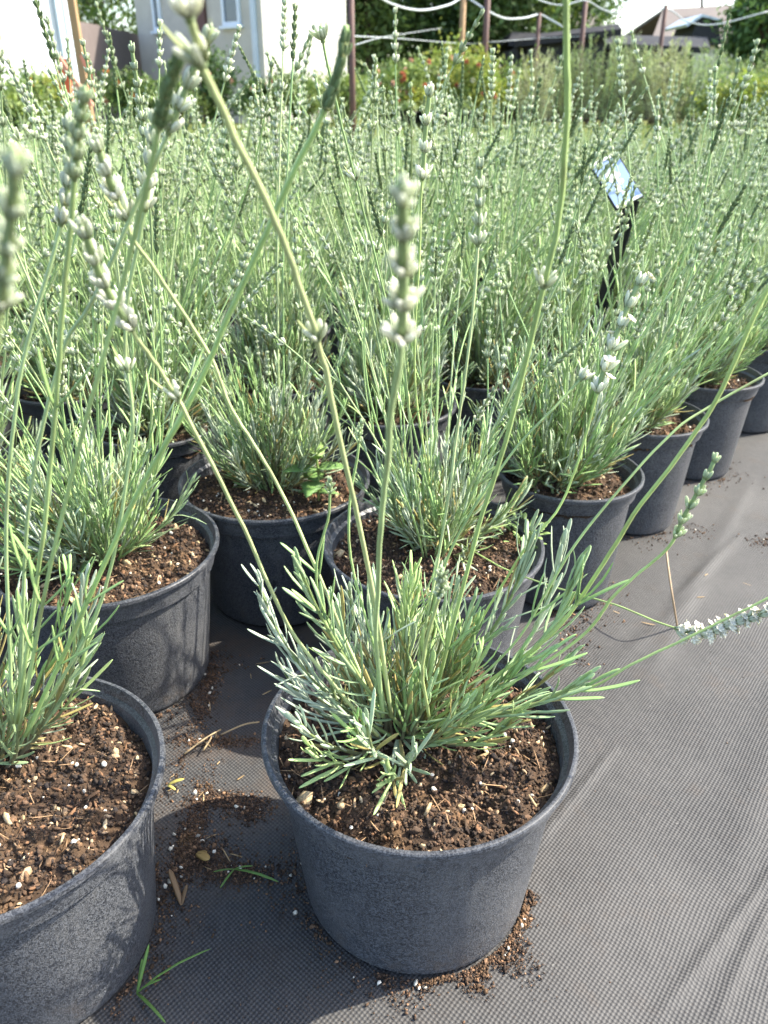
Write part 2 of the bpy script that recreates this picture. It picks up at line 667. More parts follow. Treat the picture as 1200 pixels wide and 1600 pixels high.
# long grass at the back of the nursery
mb = MB()
n = 26000
gy = R.uniform(7.0, 19, n)
gx = R.uniform(-.62, .62, n) * gy
gd = np.stack([R.normal(0, .35, n), R.normal(0, .35, n), np.ones(n)], -1)
gc = np.stack([R.uniform(.1, .2, n), R.uniform(.16, .24, n), R.uniform(.04, .08, n)], -1)
blades(mb, np.stack([gx, gy, np.full(n, -.03)], -1), gd, R.normal(size=(n, 3)), R.uniform(.06, .16, n), .004, R.uniform(0, .3, n), gc, gc * 1.1, QUAD)
tag(mb.build('grass', M_SHRUB), kind='stuff')

# ------------------------------------------------------------------ pots and soil
def pot_profile(Rr, H, base, collar=.026):
    k = Rr / .12
    t = .0028
    ro = Rr * .985
    rc = Rr - .0075
    return [(base - .004, .0015), (base - .001, .0), (base + .0005, .002), (base + .001, .006),
            (base + (rc - .004 - base) * .5, (H - collar) * .5), (rc - .0052, H - collar - .004), (rc - .0052, H - collar - .0006), (rc - .0008, H - collar + .0002), (rc - .0002, H - collar + .0008),
            (rc, H - collar + .0025), (rc + .0028, H - .0085), (rc + .0033, H - .0062),
            (Rr - .0012, H - .0058), (Rr, H - .0046), (Rr, H - .0014), (Rr - .0008, H - .0004), (Rr - .002, H), (Rr - .0036, H - .0001), (Rr - .0042, H - .001),
            (Rr - .0066, H - .008), (rc - t, H - .011), (rc - t - .002, H - collar), (rc - .004 - t - .002, H - collar - .006), (rc - .016, H - .07), (.002, H - .072)]


def make_pot(Rr, H, base, seg, collar=.026, mark=False):
    mb = MB()
    lathe(mb, pot_profile(Rr, H, base, collar), seg, (.05, .05, .06), .004)
    if mark:  # small moulded ring under the rim
        th = np.linspace(0, 2 * PI, 13)
        az = -PI / 2 - .02
        r0 = Rr - .0055
        P = np.stack([r0 * np.cos(az + .0035 / r0 * np.cos(th)), r0 * np.sin(az + .0035 / r0 * np.cos(th)), H - .020 + .0035 * np.sin(th)], -1)
        tube(mb, P, .0004, 5, (.05, .05, .06), False)
    o = mb.build('pot', M_POT)
    o.data.set_sharp_from_angle(angle=math.radians(32))
    return o


def make_soil(rad, n_l, n_chip, seed, hi=True, z=0.0):
    """bumpy potting soil, origin at its centre"""
    mb = MB()
    nr, ns = (46, 150) if hi else (14, 40)
    rr = np.linspace(0.001, rad, nr)
    th = np.arange(ns) * 2 * PI / ns
    X = rr[:, None] * np.cos(th)
    Y = rr[:, None] * np.sin(th)

    def hz(x, y):
        return .0045 * fbm2(x, y, seed, 2, 14) + .0022 * fbm2(x, y, seed + 1, 3, 60) - .006 * np.clip((np.hypot(x, y) / rad - .75) / .25, 0, 1) ** 1.5 * (1 + .5 * np.sin(3 * np.arctan2(y, x) + seed))
    Z = hz(X, Y)
    i = np.arange(nr - 1)[:, None]
    j = np.arange(ns)[None]
    j2 = (j + 1) % ns
    F = np.stack([i * ns + j, i * ns + j2, (i + 1) * ns + j2, (i + 1) * ns + j], -1).reshape(-1, 4)
    mb.add(np.stack([X, Y, Z], -1), [F, np.arange(ns)[None, :]], (.03, .019, .012))

    def spots(n, up):
        r = rad * .985 * np.sqrt(R.uniform(0, 1, n))
        a = R.uniform(0, 2 * PI, n)
        x, y = r * np.cos(a), r * np.sin(a)
        return np.stack([x, y, hz(x, y) + up], -1)
    tpl = ICO1 if hi else ICO0
    s = .0005 + .0023 * R.beta(.8, 5.0, n_l)
    base = np.array([(.020, .015, .012), (.034, .023, .016), (.058, .036, .023), (.090, .055, .032), (.016, .013, .012)])
    c = base[R.choice(5, n_l, p=[.27, .28, .22, .09, .14])] * R.uniform(.75, 1.3, (n_l, 1))
    lumps(mb, spots(n_l, s * .35), s, c, .35, tpl, .25)
    # bark chips, reddish and tan
    nc = n_chip
    s = .0011 + .0026 * R.beta(1, 2.5, nc)
    cc = np.array([(.10, .055, .030), (.20, .135, .08), (.075, .045, .028), (.30, .23, .14)])[R.choice(4, nc, p=[.4, .22, .28, .10])] * R.uniform(.8, 1.2, (nc, 1))
    lumps(mb, spots(nc, s * .25), s, cc, .25, ICO0, .15, (1.5, .75, .4))
    # perlite
    n3 = max(4, nc // 12)
    s = R.uniform(.0007, .0019, n3)
    lumps(mb, spots(n3, s * .7), s, np.array((.50, .46, .38)) * R.uniform(.6, 1, (n3, 1)), .15, ICO1, .1)
    # a few large wood chips
    n4 = max(2, nc // 20)
    s = .0022 + .0046 * R.beta(1, 2, n4)
    lumps(mb, spots(n4, s * .2), s, np.array((.34, .25, .14)) * R.uniform(.5, 1.15, (n4, 1)), .25, ICO0, .15, (1.4, .8, .35))
    # fibres
    nf = nc // 7
    b = spots(nf, .0012)
    a = R.uniform(0, 2 * PI, nf)
    blades(mb, b, np.stack([np.cos(a), np.sin(a), R.normal(.1, .2, nf)], -1), np.tile((0, 0, 1.), (nf, 1)), R.uniform(.006, .02, nf), .0005, R.normal(0, .15, nf),
           np.array((.20, .13, .07)) * R.uniform(.5, 1.4, (nf, 1)), (.16, .1, .06), LEAF_LO)
    return mb.build('soil', M_SOIL)


H_POT = .165
POT_BIG = make_pot(.120, H_POT, .0925, 128, .027)
POT_FRONT = make_pot(.120, H_POT, .0925, 144, .027, True)
POT_SMALL = make_pot(.092, .172, .066, 96, .024)
SOIL_HI = [make_soil(.1085, 9500, 620, 20 + i) for i in range(3)]
SOIL_LO = [make_soil(.082, 2600, 200, 40 + i, True) for i in range(2)]
SOIL_FAR = [make_soil(.082, 260, 60, 60, False)]

# ------------------------------------------------------------------ lavender pieces
LEAFC = np.array([(.335, .455, .245), (.385, .48, .32), (.28, .425, .165), (.37, .485, .205), (.42, .49, .375)])


def shoot_leaves(acc, P, T, seedl, dens, llen, lw, hi=True, old=0.0):
    """opposite leaf pairs along shoot polyline P with tangents T"""
    n = len(P)
    seg = np.linalg.norm(np.diff(P, axis=0), axis=1)
    s = np.concatenate([[0], np.cumsum(seg)])
    tot = s[-1]
    k = max(4, int(tot * dens))
    ts = np.linspace(.12, 1, k) ** .85
    a0 = R.uniform(0, PI)
    tone = LEAFC[R.integers(0, len(LEAFC))] * R.uniform(.85, 1.12)
    for q, t in enumerate(ts):
        d = t * tot
        i = min(np.searchsorted(s, d, 'right') - 1, n - 2)
        f = (d - s[i]) / max(seg[i], 1e-9)
        p = P[i] * (1 - f) + P[i + 1] * f
        ax = unit(T[i] * (1 - f) + T[i + 1] * f)
        u = unit(np.cross(ax, (.3, .2, .9) if abs(ax[2]) < .9 else (1, .1, 0)))
        v = np.cross(ax, u)
        az = a0 + (PI / 2) * (q % 2) + R.normal(0, .25)
        L0 = llen * (.55 + .6 * math.sin(PI * min(1, .15 + .75 * (1 - t * .85))))
        if t > .9:
            L0 *= .6
        for sgn in (0, PI):
            if R.uniform() < .06:
                continue
            aa = az + sgn
            rad = u * math.cos(aa) + v * math.sin(aa)
            phi = math.radians(R.normal(42 - 22 * t, 10))
            dr = ax * math.cos(phi) + rad * math.sin(phi)
            tn = tone * R.uniform(.82, 1.15)
            if R.uniform() < old * (1 - t):
                tn = np.array((.34, .29, .11)) * R.uniform(.7, 1.1)
            acc.append((p + rad * .0008, dr, -rad * math.cos(phi) + ax * math.sin(phi), L0 * R.uniform(.75, 1.2), lw * R.uniform(.8, 1.15), R.normal(.18, .16), tn))


def flush_leaves(mb, acc, tpl):
    if not acc:
        return
    A = list(zip(*acc))
    c = np.array(A[6])
    blades(mb, np.array(A[0]), np.array(A[1]), np.array(A[2]), np.array(A[3]), np.array(A[4]), np.array(A[5]), c * np.array((1.02, 1, .95)), c * np.array((1.08, 1.08, 1.02)), tpl)


def make_foliage(nshoot, spread, height, hi=True, llen=.036, lw=.0019, dens=150, lean=(0, 0), extra=(), basal=8):
    """the leafy mound: shoots from the crown, origin at the soil surface"""
    mb = MB()
    acc = []
    for k in range(nshoot):
        tilt = math.radians(80) * (R.uniform(0, 1) ** .7) * spread
        az = R.uniform(0, 2 * PI)
        Ls = height * R.uniform(.65, 1.15) * (1 - .18 * tilt)
        o = np.array((.022 * math.cos(az) * R.uniform(.1, 1) * (.4 + tilt), .022 * math.sin(az) * R.uniform(.1, 1) * (.4 + tilt), -.003))
        P = [o]
        n = 7
        for i in range(n):
            tl = tilt * (1.12 - .80 * i / n) + R.normal(0, .06)
            d = np.array((math.sin(tl) * math.cos(az) + lean[0], math.sin(tl) * math.sin(az) + lean[1], math.cos(tl)))
            P.append(P[-1] + unit(d) * Ls / n)
        P = np.array(P)
        T = unit(np.gradient(P, axis=0))
        wood = np.array((.19, .15, .10))
        grn = np.array((.20, .26, .10))
        g = np.linspace(0, 1, len(P))[:, None] ** .7
        tube(mb, P, np.linspace(.0016, .0008, len(P)), 5 if hi else 3, wood * (1 - g) + grn * g, False)
        shoot_leaves(acc, P, T, k, dens, llen, lw, hi, .34)
    for e in extra:
        P = np.asarray(e, float)
        T = unit(np.gradient(P, axis=0))
        tube(mb, P, np.linspace(.0016, .0009, len(P)), 5, (.2, .26, .1), False)
        shoot_leaves(acc, P, T, 0, dens * .9, llen * 1.05, lw * 1.1, hi, .05)
    # splayed basal leaves
    for k in range(basal):
        az = R.uniform(0, 2 * PI)
        d = np.array((math.cos(az), math.sin(az), R.uniform(-.1, .35)))
        tn = LEAFC[R.integers(0, 5)] if R.uniform() < .6 else np.array((.36, .31, .14)) * R.uniform(.7, 1.1)
        acc.append((np.array((.012 * math.cos(az), .012 * math.sin(az), .006)), d, (0, 0, 1), llen * R.uniform(.8, 1.2), lw * 1.15, R.normal(-.12, .1), tn))
    flush_leaves(mb, acc, LEAF_HI if hi else LEAF_LO)
    return mb.build('foliage', M_LEAF)


STEMC = np.array([(.32, .45, .175), (.365, .475, .22), (.275, .41, .17), (.41, .49, .24)])


def whorl(mb, p, ax, n, size, tpl, white=.5, dark=False, spread=36, opened=0.0):
    ax = unit(ax)
    u = unit(np.cross(ax, (.3, .2, .9) if abs(ax[2]) < .9 else (1, .1, 0)))
    v = np.cross(ax, u)
    az = R.uniform(0, 2 * PI) + np.arange(n) * 2 * PI / n + R.normal(0, .18, n)
    rad = u[None] * np.cos(az)[:, None] + v[None] * np.sin(az)[:, None]
    sp = np.radians(R.normal(spread, 8, n))[:, None]
    dr = ax[None] * np.cos(sp) + rad * np.sin(sp)
    L = size * R.uniform(.85, 1.3, n)
    if dark:
        c0 = np.array((.12, .19, .07)) * R.uniform(.8, 1.1, (n, 1))
        c1 = np.array((.20, .27, .13)) * R.uniform(.8, 1.1, (n, 1))
    else:
        c0 = (np.array((.22, .34, .09)) + np.array((.22, .18, .20)) * max(0, white - .5) * 2) * R.uniform(.85, 1.1, (n, 1))
        c1 = (np.array((.50, .60, .36)) * (1 - white) + np.array((.93, .91, .84)) * white) * R.uniform(.85, 1.1, (n, 1))
    base = p + rad * size * .12
    blades(mb, base, dr, rad, L, size * R.uniform(.125, .175, n), R.normal(-.12, .06, n), c0, c1, tpl, .6)
    # bracts under the buds
    m = 2 if tpl is BUD_LO else 4
    az = R.uniform(0, 2 * PI) + np.arange(m) * 2 * PI / m
    rad = u[None] * np.cos(az)[:, None] + v[None] * np.sin(az)[:, None]
    blades(mb, np.tile(p - ax * size * .1, (m, 1)), rad * .75 + ax[None] * .65, ax[None] * .8 - rad * .6, size * .62, size * .2, .15, (.2, .27, .1), (.28, .3, .14), QUAD if tpl is BUD_LO else LEAF_LO)
    if opened > 0:
        k = max(1, int(n * opened))
        for i in range(k):
            tip = base[i] + dr[i] * L[i] * .95
            aa = np.arange(5) * 2 * PI / 5 + R.uniform(0, 6)
            u2 = unit(np.cross(dr[i], (.2, .9, .4)))
            v2 = np.cross(dr[i], u2)
            r2 = u2[None] * np.cos(aa)[:, None] + v2[None] * np.sin(aa)[:, None]
            blades(mb, np.tile(tip, (5, 1)), r2 * .8 + dr[i][None] * .6, dr[i][None] - r2 * .3, size * .5, size * .26, -.2, (.86, .84, .74), (.93, .90, .80), FLAT)


def spike_along(mb, P, T, tstart, nwh, size, tpl, white, dark=False, opened=0.0, taper=.75):
    """whorls from fraction tstart to the end of polyline P"""
    seg = np.linalg.norm(np.diff(P, axis=0), axis=1)
    s = np.concatenate([[0], np.cumsum(seg)]) / seg.sum()
    tt = np.linspace(tstart - .004, .995, 9)
    tube(mb, np.stack([np.interp(tt, s, P[:, a]) for a in range(3)], -1), size * .20, 5, (.33, .42, .2))
    for i, t in enumerate(np.linspace(tstart, .985, nwh)):
        p = np.array([np.interp(t, s, P[:, a]) for a in range(3)])
        ax = np.array([np.interp(t, s, T[:, a]) for a in range(3)])
        f = i / max(1, nwh - 1)
        wh = white * (1 - .35 * f)
        whorl(mb, p, ax, 9 if tpl is BUD_HI else 6, size * (1 - (1 - taper) * f), tpl, wh, dark, (17 if dark else 33 - 14 * f), opened)


# ready stems along +Z, each with its own spike; the plants below copy them
def stem_curve(L, bend, wav):
    t = np.linspace(0, 1, 11)
    a = R.uniform(0, 2 * PI)
    b = a + R.normal(0, .8)
    x = bend * L * t ** 2 * math.cos(a) + wav * L * np.sin(t * 5 + b) * t * .15
    y = bend * L * t ** 2 * math.sin(a) + wav * L * np.cos(t * 4 + b) * t * .15
    return np.stack([x, y, L * t * (1 - .15 * bend)], -1)


STEMS = []
SPIKES = []
for i in range(22):
    L = R.uniform(.27, .43) if i < 17 else R.uniform(.17, .27)
    P = catmull(stem_curve(L, abs(R.normal(.12, .09)), R.uniform(.1, .5)), 2)
    T = unit(np.gradient(P, axis=0))
    mb = MB()
    c = STEMC[R.integers(0, 4)] * R.uniform(.9, 1.1)
    c2 = np.stack([c * (1.1 - .2 * f) for f in np.linspace(0, 1, len(P))])
    tube(mb, P, np.linspace(.0012, .0007, len(P)), 5, c2)
    acc = []
    for t in (.08, .14, .2, .27, .34, R.uniform(.4, .5), R.uniform(.5, .62)):
        j = int(t * (len(P) - 1))
        az = R.uniform(0, PI)
        for sg in (0, PI):
            rad = np.array((math.cos(az + sg), math.sin(az + sg), 0))
            acc.append((P[j], T[j] * .92 + rad * .40, T[j] * .4 - rad * .9, R.uniform(.016, .036), .0012, R.normal(.06, .12), LEAFC[R.integers(0, 5)] * 1.02))
    flush_leaves(mb, acc, LEAF_LO)
    st = mb.build('stem', M_STEM)
    mb = MB()
    dark = i % 5 == 4
    nw = int(R.integers(4, 8)) + (4 if dark else 0)
    spl = R.uniform(.012, .0145) * nw * (.36 if dark else .72)
    spike_along(mb, P, T, 1 - spl / L, nw, R.uniform(.0052, .0070) * (.8 if dark else 1), BUD_HI, R.uniform(.25, .75), dark)
    sp = mb.build('flower_spike', M_BUD, st)
    if R.uniform() < .55:
        mb = MB()
        j = int((1 - (spl + R.uniform(.015, .035)) / L) * (len(P) - 1))
        tube(mb, [P[j] - T[j] * .001, P[j] + T[j] * .001], .0015, 5, (.33, .42, .2))
        whorl(mb, P[j], T[j], 5, .006, BUD_HI, .6)
        mb.build('bud_whorl', M_BUD, st)
    STEMS.append(st)
    SPIKES.append(sp)

FOL_MID = [make_foliage(50, .78, .120, False, .026, .0013, 135) for _ in range(3)] + [make_foliage(60, .74, .160, False, .026, .0013, 120) for _ in range(2)]


def make_far_plant(seed):
    """a whole far plant, leaves, stems and heads in one mesh"""
    mb = MB()
    acc = []
    for k in range(28):
        tilt = math.radians(55) * R.uniform(0, 1) ** .8
        az = R.uniform(0, 2 * PI)
        Ls = R.uniform(.08, .16)
        P = [np.array((0, 0, -.002))]
        for i in range(4):
            tl = tilt * (1 - .4 * i / 4)
            P.append(P[-1] + np.array((math.sin(tl) * math.cos(az), math.sin(tl) * math.sin(az), math.cos(tl))) * Ls / 4)
        P = np.array(P)
        shoot_leaves(acc, P, unit(np.gradient(P, axis=0)), k, 75, .036, .0022, False)
    flush_leaves(mb, acc, LEAF_LO)
    for k in range(46):
        tl = math.radians(28) * math.sqrt(R.uniform(0, 1))
        az = R.uniform(0, 2 * PI)
        L = R.uniform(.24, .43)
        Rm = np.array(Matrix.Rotation(az, 3, 'Z') @ Matrix.Rotation(tl, 3, 'Y'))
        P = stem_curve(L, abs(R.normal(.1, .08)), .4)[::2] @ Rm.T + np.array((.015 * math.cos(az), .015 * math.sin(az), 0))
        T = unit(np.gradient(P, axis=0))
        tube(mb, P, np.linspace(.0013, .0008, len(P)), 4, STEMC[R.integers(0, 4)] * R.uniform(.9, 1.1), False)
        if k % 4 == 3:
            continue
        spike_along(mb, P, T, 1 - R.uniform(.045, .07) / L, int(R.integers(4, 7)), .0056, BUD_LO, R.uniform(.25, .75), k % 7 == 6)
    return mb.build('foliage', M_LEAF)


FAR = [make_far_plant(i) for i in range(5)]

# ------------------------------------------------------------------ the bed of potted lavender
PA = np.array((.155, .20))
PB = np.array((-.19, .16))
P00 = np.array((.053, .765))
PROTO = [POT_BIG, POT_FRONT, POT_SMALL] + SOIL_HI + SOIL_LO + SOIL_FAR + STEMS + FOL_MID + FAR
ORD = ['first', 'second', 'third', 'fourth', 'fifth', 'sixth', 'seventh', 'eighth', 'ninth', 'tenth', 'eleventh', 'twelfth', 'thirteenth', 'fourteenth', 'fifteenth', 'sixteenth', 'seventeenth', 'eighteenth', 'nineteenth', 'twentieth']
GRP = 'potted lavenders of the nursery bed'


def plant_base(x, y, big, label, pot=None, soil=None, rz=None, psc=1.0):
    root = empty('potted_lavender', (x, y, 0))
    tag(root, label, 'potted plant', GRP)
    p = pot or (POT_BIG if big else POT_SMALL)
    zs = (H_POT - .016) if big else (.172 - .018) * psc
    child_copy(p, root, (0, 0, 0), (0, 0, R.uniform(0, 6.28) if rz is None else rz), psc)
    child_copy(soil or (SOIL_HI[R.integers(0, 3)] if big else SOIL_LO[R.integers(0, 2)]), root, (0, 0, zs), (0, 0, R.uniform(0, 6.28)), psc)
    return root, zs


def add_stems(root, zs, n, maxtilt=30, lean=(.06, 0), sc=(.85, 1.1), short=False):
    for k in range(n):
        i = int(R.integers(0, 17 if not short else 22))
        tl = math.radians(maxtilt) * math.sqrt(R.uniform(0, 1))
        az = R.uniform(0, 2 * PI)
        d = unit(np.array((math.sin(tl) * math.cos(az) + lean[0], math.sin(tl) * math.sin(az) + lean[1], math.cos(tl))))
        q = Vector(d).to_track_quat('Z', 'Y') @ Euler((0, 0, R.uniform(0, 6.28))).to_quaternion()
        r0 = .020 * (tl / math.radians(maxtilt))
        s = R.uniform(*sc)
        c = child_copy(STEMS[i], root, (r0 * math.cos(az), r0 * math.sin(az), zs), q.to_euler(), s)
        for sub in STEMS[i].children:
            k2 = sub.copy()
            COL.objects.link(k2)
            k2.parent = c


# measured pots nearest the camera: (i, j) -> place
PLACE = {(0, 0): (.053, .765), (0, 1): (-.138, .926), (-1, 1): (-.299, .752), (1, 0): (.236, .935), (2, 0): (.389, 1.138), (3, 0): (.552, 1.335), (4, 0): (.735, 1.555)}
NAMED = {(0, 0): 'lavender in wide dark pot standing directly behind the foreground pot',
         (0, 1): 'lavender in black pot that a bright green nettle-like weed shares',
         (-1, 1): 'lavender in wide sunlit grey pot with a ledge under its rim, beside the weedy pot',
         (1, 0): 'first narrow pot of lavender along the fabric path, its soil half bare',
         (2, 0): 'second narrow pot of lavender along the fabric path, plant leaning left of its woody base',
         (3, 0): 'third narrow pot of lavender along the fabric path',
         (4, 0): 'fourth narrow pot of lavender along the fabric path',
         (-1, 2): 'lavender in pot at the left edge, half cut off behind the sunlit grey pot',
         (0, 2): 'lavender in pot directly left behind the pot with the weed'}
n_lav = 0
rowk = {}
for i in range(-6, 26):
    for j in range(0, 26):
        if i + j < 0 or (i < 0 and (i, j) not in PLACE and j < 2):
            continue
        if (i, j) in PLACE:
            x, y = PLACE[(i, j)]
        else:
            x, y = P00 + PA * i + PB * j + R.normal(0, .014, 2)
        Z = y * CP + .43 * SP
        if y > 4.1 or y < .55 or abs(x) > Z * (600 / FPX) + .30:
            continue
        dist = math.hypot(x, y)
        big = (i, j) in ((0, 0), (0, 1), (-1, 1), (-1, 2))
        rowk[j] = rowk.get(j, -1) + 1
        if (i, j) in NAMED:
            lab = NAMED[(i, j)]
        elif dist < 2.3:
            lab = f"potted lavender in the {ORD[j]} row in from the fabric path, {ORD[rowk[j]]} plant back in it"
        else:
            lab = 'distant potted lavender merging into the pale green mass at the back of the bed'
        if big:
            root, zs = plant_base(x, y, True, lab)
        else:
            root, zs = plant_base(x, y, False, lab, soil=None if dist < 2.0 else SOIL_FAR[0], psc=1.0 if j == 0 else R.uniform(1.0, 1.12))
        n_lav += 1
        if dist < 2.3:
            m = FOL_MID[int(R.integers(0, 5))]
            if (i, j) == (0, 1):
                child_copy(m, root, (-.005, .015, zs), (0, 0, 1.0), .95)
                add_stems(root, zs, 22, 26, (.03, 0), (.6, 1.05), True)
            elif (i, j) == (0, 0):
                child_copy(FOL_MID[0], root, (.012, .02, zs), (0, 0, 2.0), 1.0)
                add_stems(root, zs, 26, 28, (.05, .05), (.8, 1.1))
            elif (i, j) == (-1, 1):
                child_copy(FOL_MID[1], root, (-.02, .0, zs), (0, 0, 4.0), 1.1)
                add_stems(root, zs, 32, 28, (.05, 0), (.85, 1.25))
            elif j == 0:
                child_copy(FOL_MID[3 + i % 2], root, (-.028, 0, zs), (0, 0, R.uniform(0, 6)), R.uniform(1.0, 1.12))
                add_stems(root, zs, 36, 28, (.14, .05), (.9, 1.25))
            else:
                child_copy(m, root, (0, 0, zs), (0, 0, R.uniform(0, 6)), R.uniform(.95, 1.2))
                add_stems(root, zs, 46, 27, (.05, 0), (.85, 1.38) if dist < 1.7 else (.8, 1.2))
        else:
            child_copy(FAR[int(R.integers(0, 5))], root, (0, 0, zs), (0, 0, R.uniform(0, 6)), R.uniform(.72, .98))

# ---- the two foreground plants, with the stems the photograph shows
def hero_stem(root, pts, r0=.0015, r1=.0010, spike=None, nodes=(), col=None, size=.0072, white=.55, dark=False, opened=0.0, leafy=(), xyz=None):
    """pts: (px, py, Y) along the stem.  spike = (start fraction, whorls);  nodes: fractions with a lone whorl;  leafy: fractions with a leaf pair"""
    o = np.array(root.location)
    P = catmull([(at(*p) if xyz is None else p) - o for p in (pts if xyz is None else xyz)], 8)
    T = unit(np.gradient(P, axis=0))
    s = np.concatenate([[0], np.cumsum(np.linalg.norm(np.diff(P, axis=0), axis=1))])
    s /= s[-1]
    rows = s if xyz is not None else catmull(np.array([q[:2] for q in pts], float), 8)[:, 1]
    nodes = [s[int(np.argmin(np.abs(rows - t)))] if t > 1 else t for t in nodes]
    mb = MB()
    c = STEMC[R.integers(0, 4)] if col is None else np.array(col) * 1.5
    c2 = np.stack([c * (1.08 - .16 * f) for f in s])
    kink = R.normal(0, .00022, P.shape)
    kink[1:-1] = (kink[:-2] + kink[1:-1] + kink[2:]) / 1.7
    kink[:2] = 0
    P = P + kink
    r0, r1 = r0 * .87, r1 * .9
    c2 = c2 * (1 + .10 * np.sin(s * 23 + R.uniform(0, 6))[:, None] + R.normal(0, .05, (len(s), 1)))
    for t in R.uniform(.1, .9, 3):
        c2 = c2 * (1 - .3 * np.exp(-((s - t) / .012) ** 2))[:, None] + np.array((.20, .15, .07)) * (.3 * np.exp(-((s - t) / .012) ** 2))[:, None]
    tube(mb, P, r0 + (r1 - r0) * s, 8, c2, True, .13)
    acc = []
    for t in leafy:
        p = np.array([np.interp(t, s, P[:, a]) for a in range(3)])
        ax = unit(np.array([np.interp(t, s, T[:, a]) for a in range(3)]))
        u = unit(np.cross(ax, (.1, .9, .2)))
        for sg in (1, -1):
            acc.append((p, ax * .90 + u * sg * .42, -u * sg * .9 + ax * .4, R.uniform(.030, .043), .0018, R.normal(.08, .08), LEAFC[2] * R.uniform(.8, 1.05)))
    for t in nodes:
        p = np.array([np.interp(t, s, P[:, a]) for a in range(3)])
        ax = unit(np.array([np.interp(t, s, T[:, a]) for a in range(3)]))
        u = unit(np.cross(ax, (.1, .9, .2)))
        for sg in (1, -1):
            acc.append((p, ax * .75 + u * sg * .66, -u * sg * .75 + ax * .66, R.uniform(.010, .016), .0010, .25, np.array((.27, .31, .14))))
    flush_leaves(mb, acc, LEAF_HI)
    st = mb.build('stem', M_STEM, root)
    if spike:
        mb = MB()
        spike_along(mb, P, T, spike[0] if spike[0] < 1 else s[int(np.argmin(np.abs(rows - spike[0])))], spike[1], size, BUD_HI, white, dark, opened, .85)
        mb.build('flower_spike', M_BUD, st)
    if nodes:
        for t in nodes:
            mb = MB()
            p = np.array([np.interp(t, s, P[:, a]) for a in range(3)])
            ax = np.array([np.interp(t, s, T[:, a]) for a in range(3)])
            tube(mb, [p - unit(ax) * .001, p + unit(ax) * .001], r0 + .0004, 6, (.33, .42, .2))
            whorl(mb, p, ax, 5, size * 1.0, BUD_HI, .75, False, 34)
            mb.build('bud_whorl', M_BUD, st)
    return st


FX, FY = .027, .475
root, zs = plant_base(FX, FY, True, 'foreground lavender in large dark grey pot with long flower stems crossing the view', POT_FRONT, SOIL_HI[0], 0.0)
FRONT = root
FC = np.array((FX - .016, FY + .006))                     # where its crown stands


def loc(pts):
    o = np.array((FC[0], FC[1], zs))
    return catmull([at(*p) - o for p in pts], 3)


ex = [loc([(610, 1150, .47), (510, 1085, .45), (440, 1000, .45), (405, 915, .45)]),
      loc([(640, 1150, .475), (560, 1060, .44), (500, 960, .43), (470, 890, .42)]),
      loc([(660, 1140, .475), (760, 1120, .45), (850, 1095, .45), (900, 1070, .44)]),
      loc([(650, 1150, .47), (760, 1080, .47), (850, 1000, .47), (905, 890, .47)]),
      loc([(650, 1140, .48), (790, 1050, .50), (850, 950, .50), (880, 850, .50)]),
      loc([(640, 1140, .48), (730, 1040, .49), (800, 930, .49), (830, 830, .49)])]
f = make_foliage(50, .86, .130, True, .029, .00135, 108, (.04, .0), ex, 14)
f.parent = root
f.location = (FC[0] - FX, FC[1] - FY, zs)
hero_stem(root, [(598, 1120, .455), (588, 985, .42), (598, 800, .33), (613, 640, .27), (625, 545, .245), (630, 400, .22), (628, 285, .20)], .0016, .0011, (532, 5), (), None, .0080, 1.0)
hero_stem(root, [(612, 1120, .46), (575, 886, .42), (521, 640, .36), (495, 530, .34), (430, 345, .31), (372, 222, .29), (319, 110, .272), (300, 48, .262), (286, -14, .253)], .0016, .0012, (.985, 1), (528, 100), (.30, .34, .16), .0080, 1.0)
hero_stem(root, [(672, 1120, .47), (740, 850, .44), (790, 690, .42), (850, 447, .39), (875, 330, .38), (886, 180, .36), (883, -60, .34)], .0015, .0012, None, (445,), (.23, .31, .11), .008, .7, leafy=(.15,))
hero_stem(root, [(672, 1130, .47), (850, 1000, .46), (930, 900, .45), (990, 805, .44), (1105, 648, .43), (1186, 480, .42), (1250, 340, .41)], .0016, .0012, (.94, 3), (), (.27, .34, .11), .007, .6, leafy=(.2, .36, .37))
hero_stem(root, [(680, 1135, .46), (890, 1010, .45), (960, 930, .44), (1040, 860, .43), (1065, 815, .425), (1095, 760, .42), (1120, 712, .42)], .0014, .0009, (.80, 6), (), (.27, .34, .12), .0066, .35, leafy=(.3,))
hero_stem(root, [(680, 1150, .455), (800, 1112, .455), (920, 1075, .45), (985, 1040, .45), (1080, 993, .45), (1200, 935, .45), (1330, 870, .45)], .0014, .001, (.9, 4), (), (.24, .31, .11), .007, .6, leafy=(.30, .36))
hero_stem(root, [(590, 1150, .45), (464, 997, .43), (380, 825, .40), (293, 652, .37), (277, 622, .365), (245, 570, .355), (215, 530, .345), (190, 490, .335), (160, 440, .325), (128, 350, .31)], .0013, .0009, (.87, 5), (622,), (.29, .33, .15), .0080, 1.0)
hero_stem(root, [(595, 1130, .46), (490, 880, .45), (431, 751, .44), (362, 640, .43), (330, 560, .42), (247, 430, .40), (211, 378, .39), (193, 335, .385), (166, 270, .37), (148, 215, .36)], .0013, .0009, (.93, 3), (340,), (.29, .33, .15), .0082, 1.0, leafy=(.32,))
hero_stem(root, [(620, 1120, .47), (548, 870, .47), (560, 700, .46), (566, 655, .455)], .0010, .0008, (.93, 4), (), None, .004, .2)
hero_stem(root, [(600, 1120, .46), (500, 940, .43), (515, 800, .42), (515, 745, .415)], .0010, .0007, (.95, 3), (), None, .004, .2, leafy=(.5,))
hero_stem(root, [(670, 1120, .44), (660, 1040, .40), (686, 935, .37), (690, 893, .36)], .0012, .0010, (.88, 4), (), (.28, .33, .13), .0065, .4)
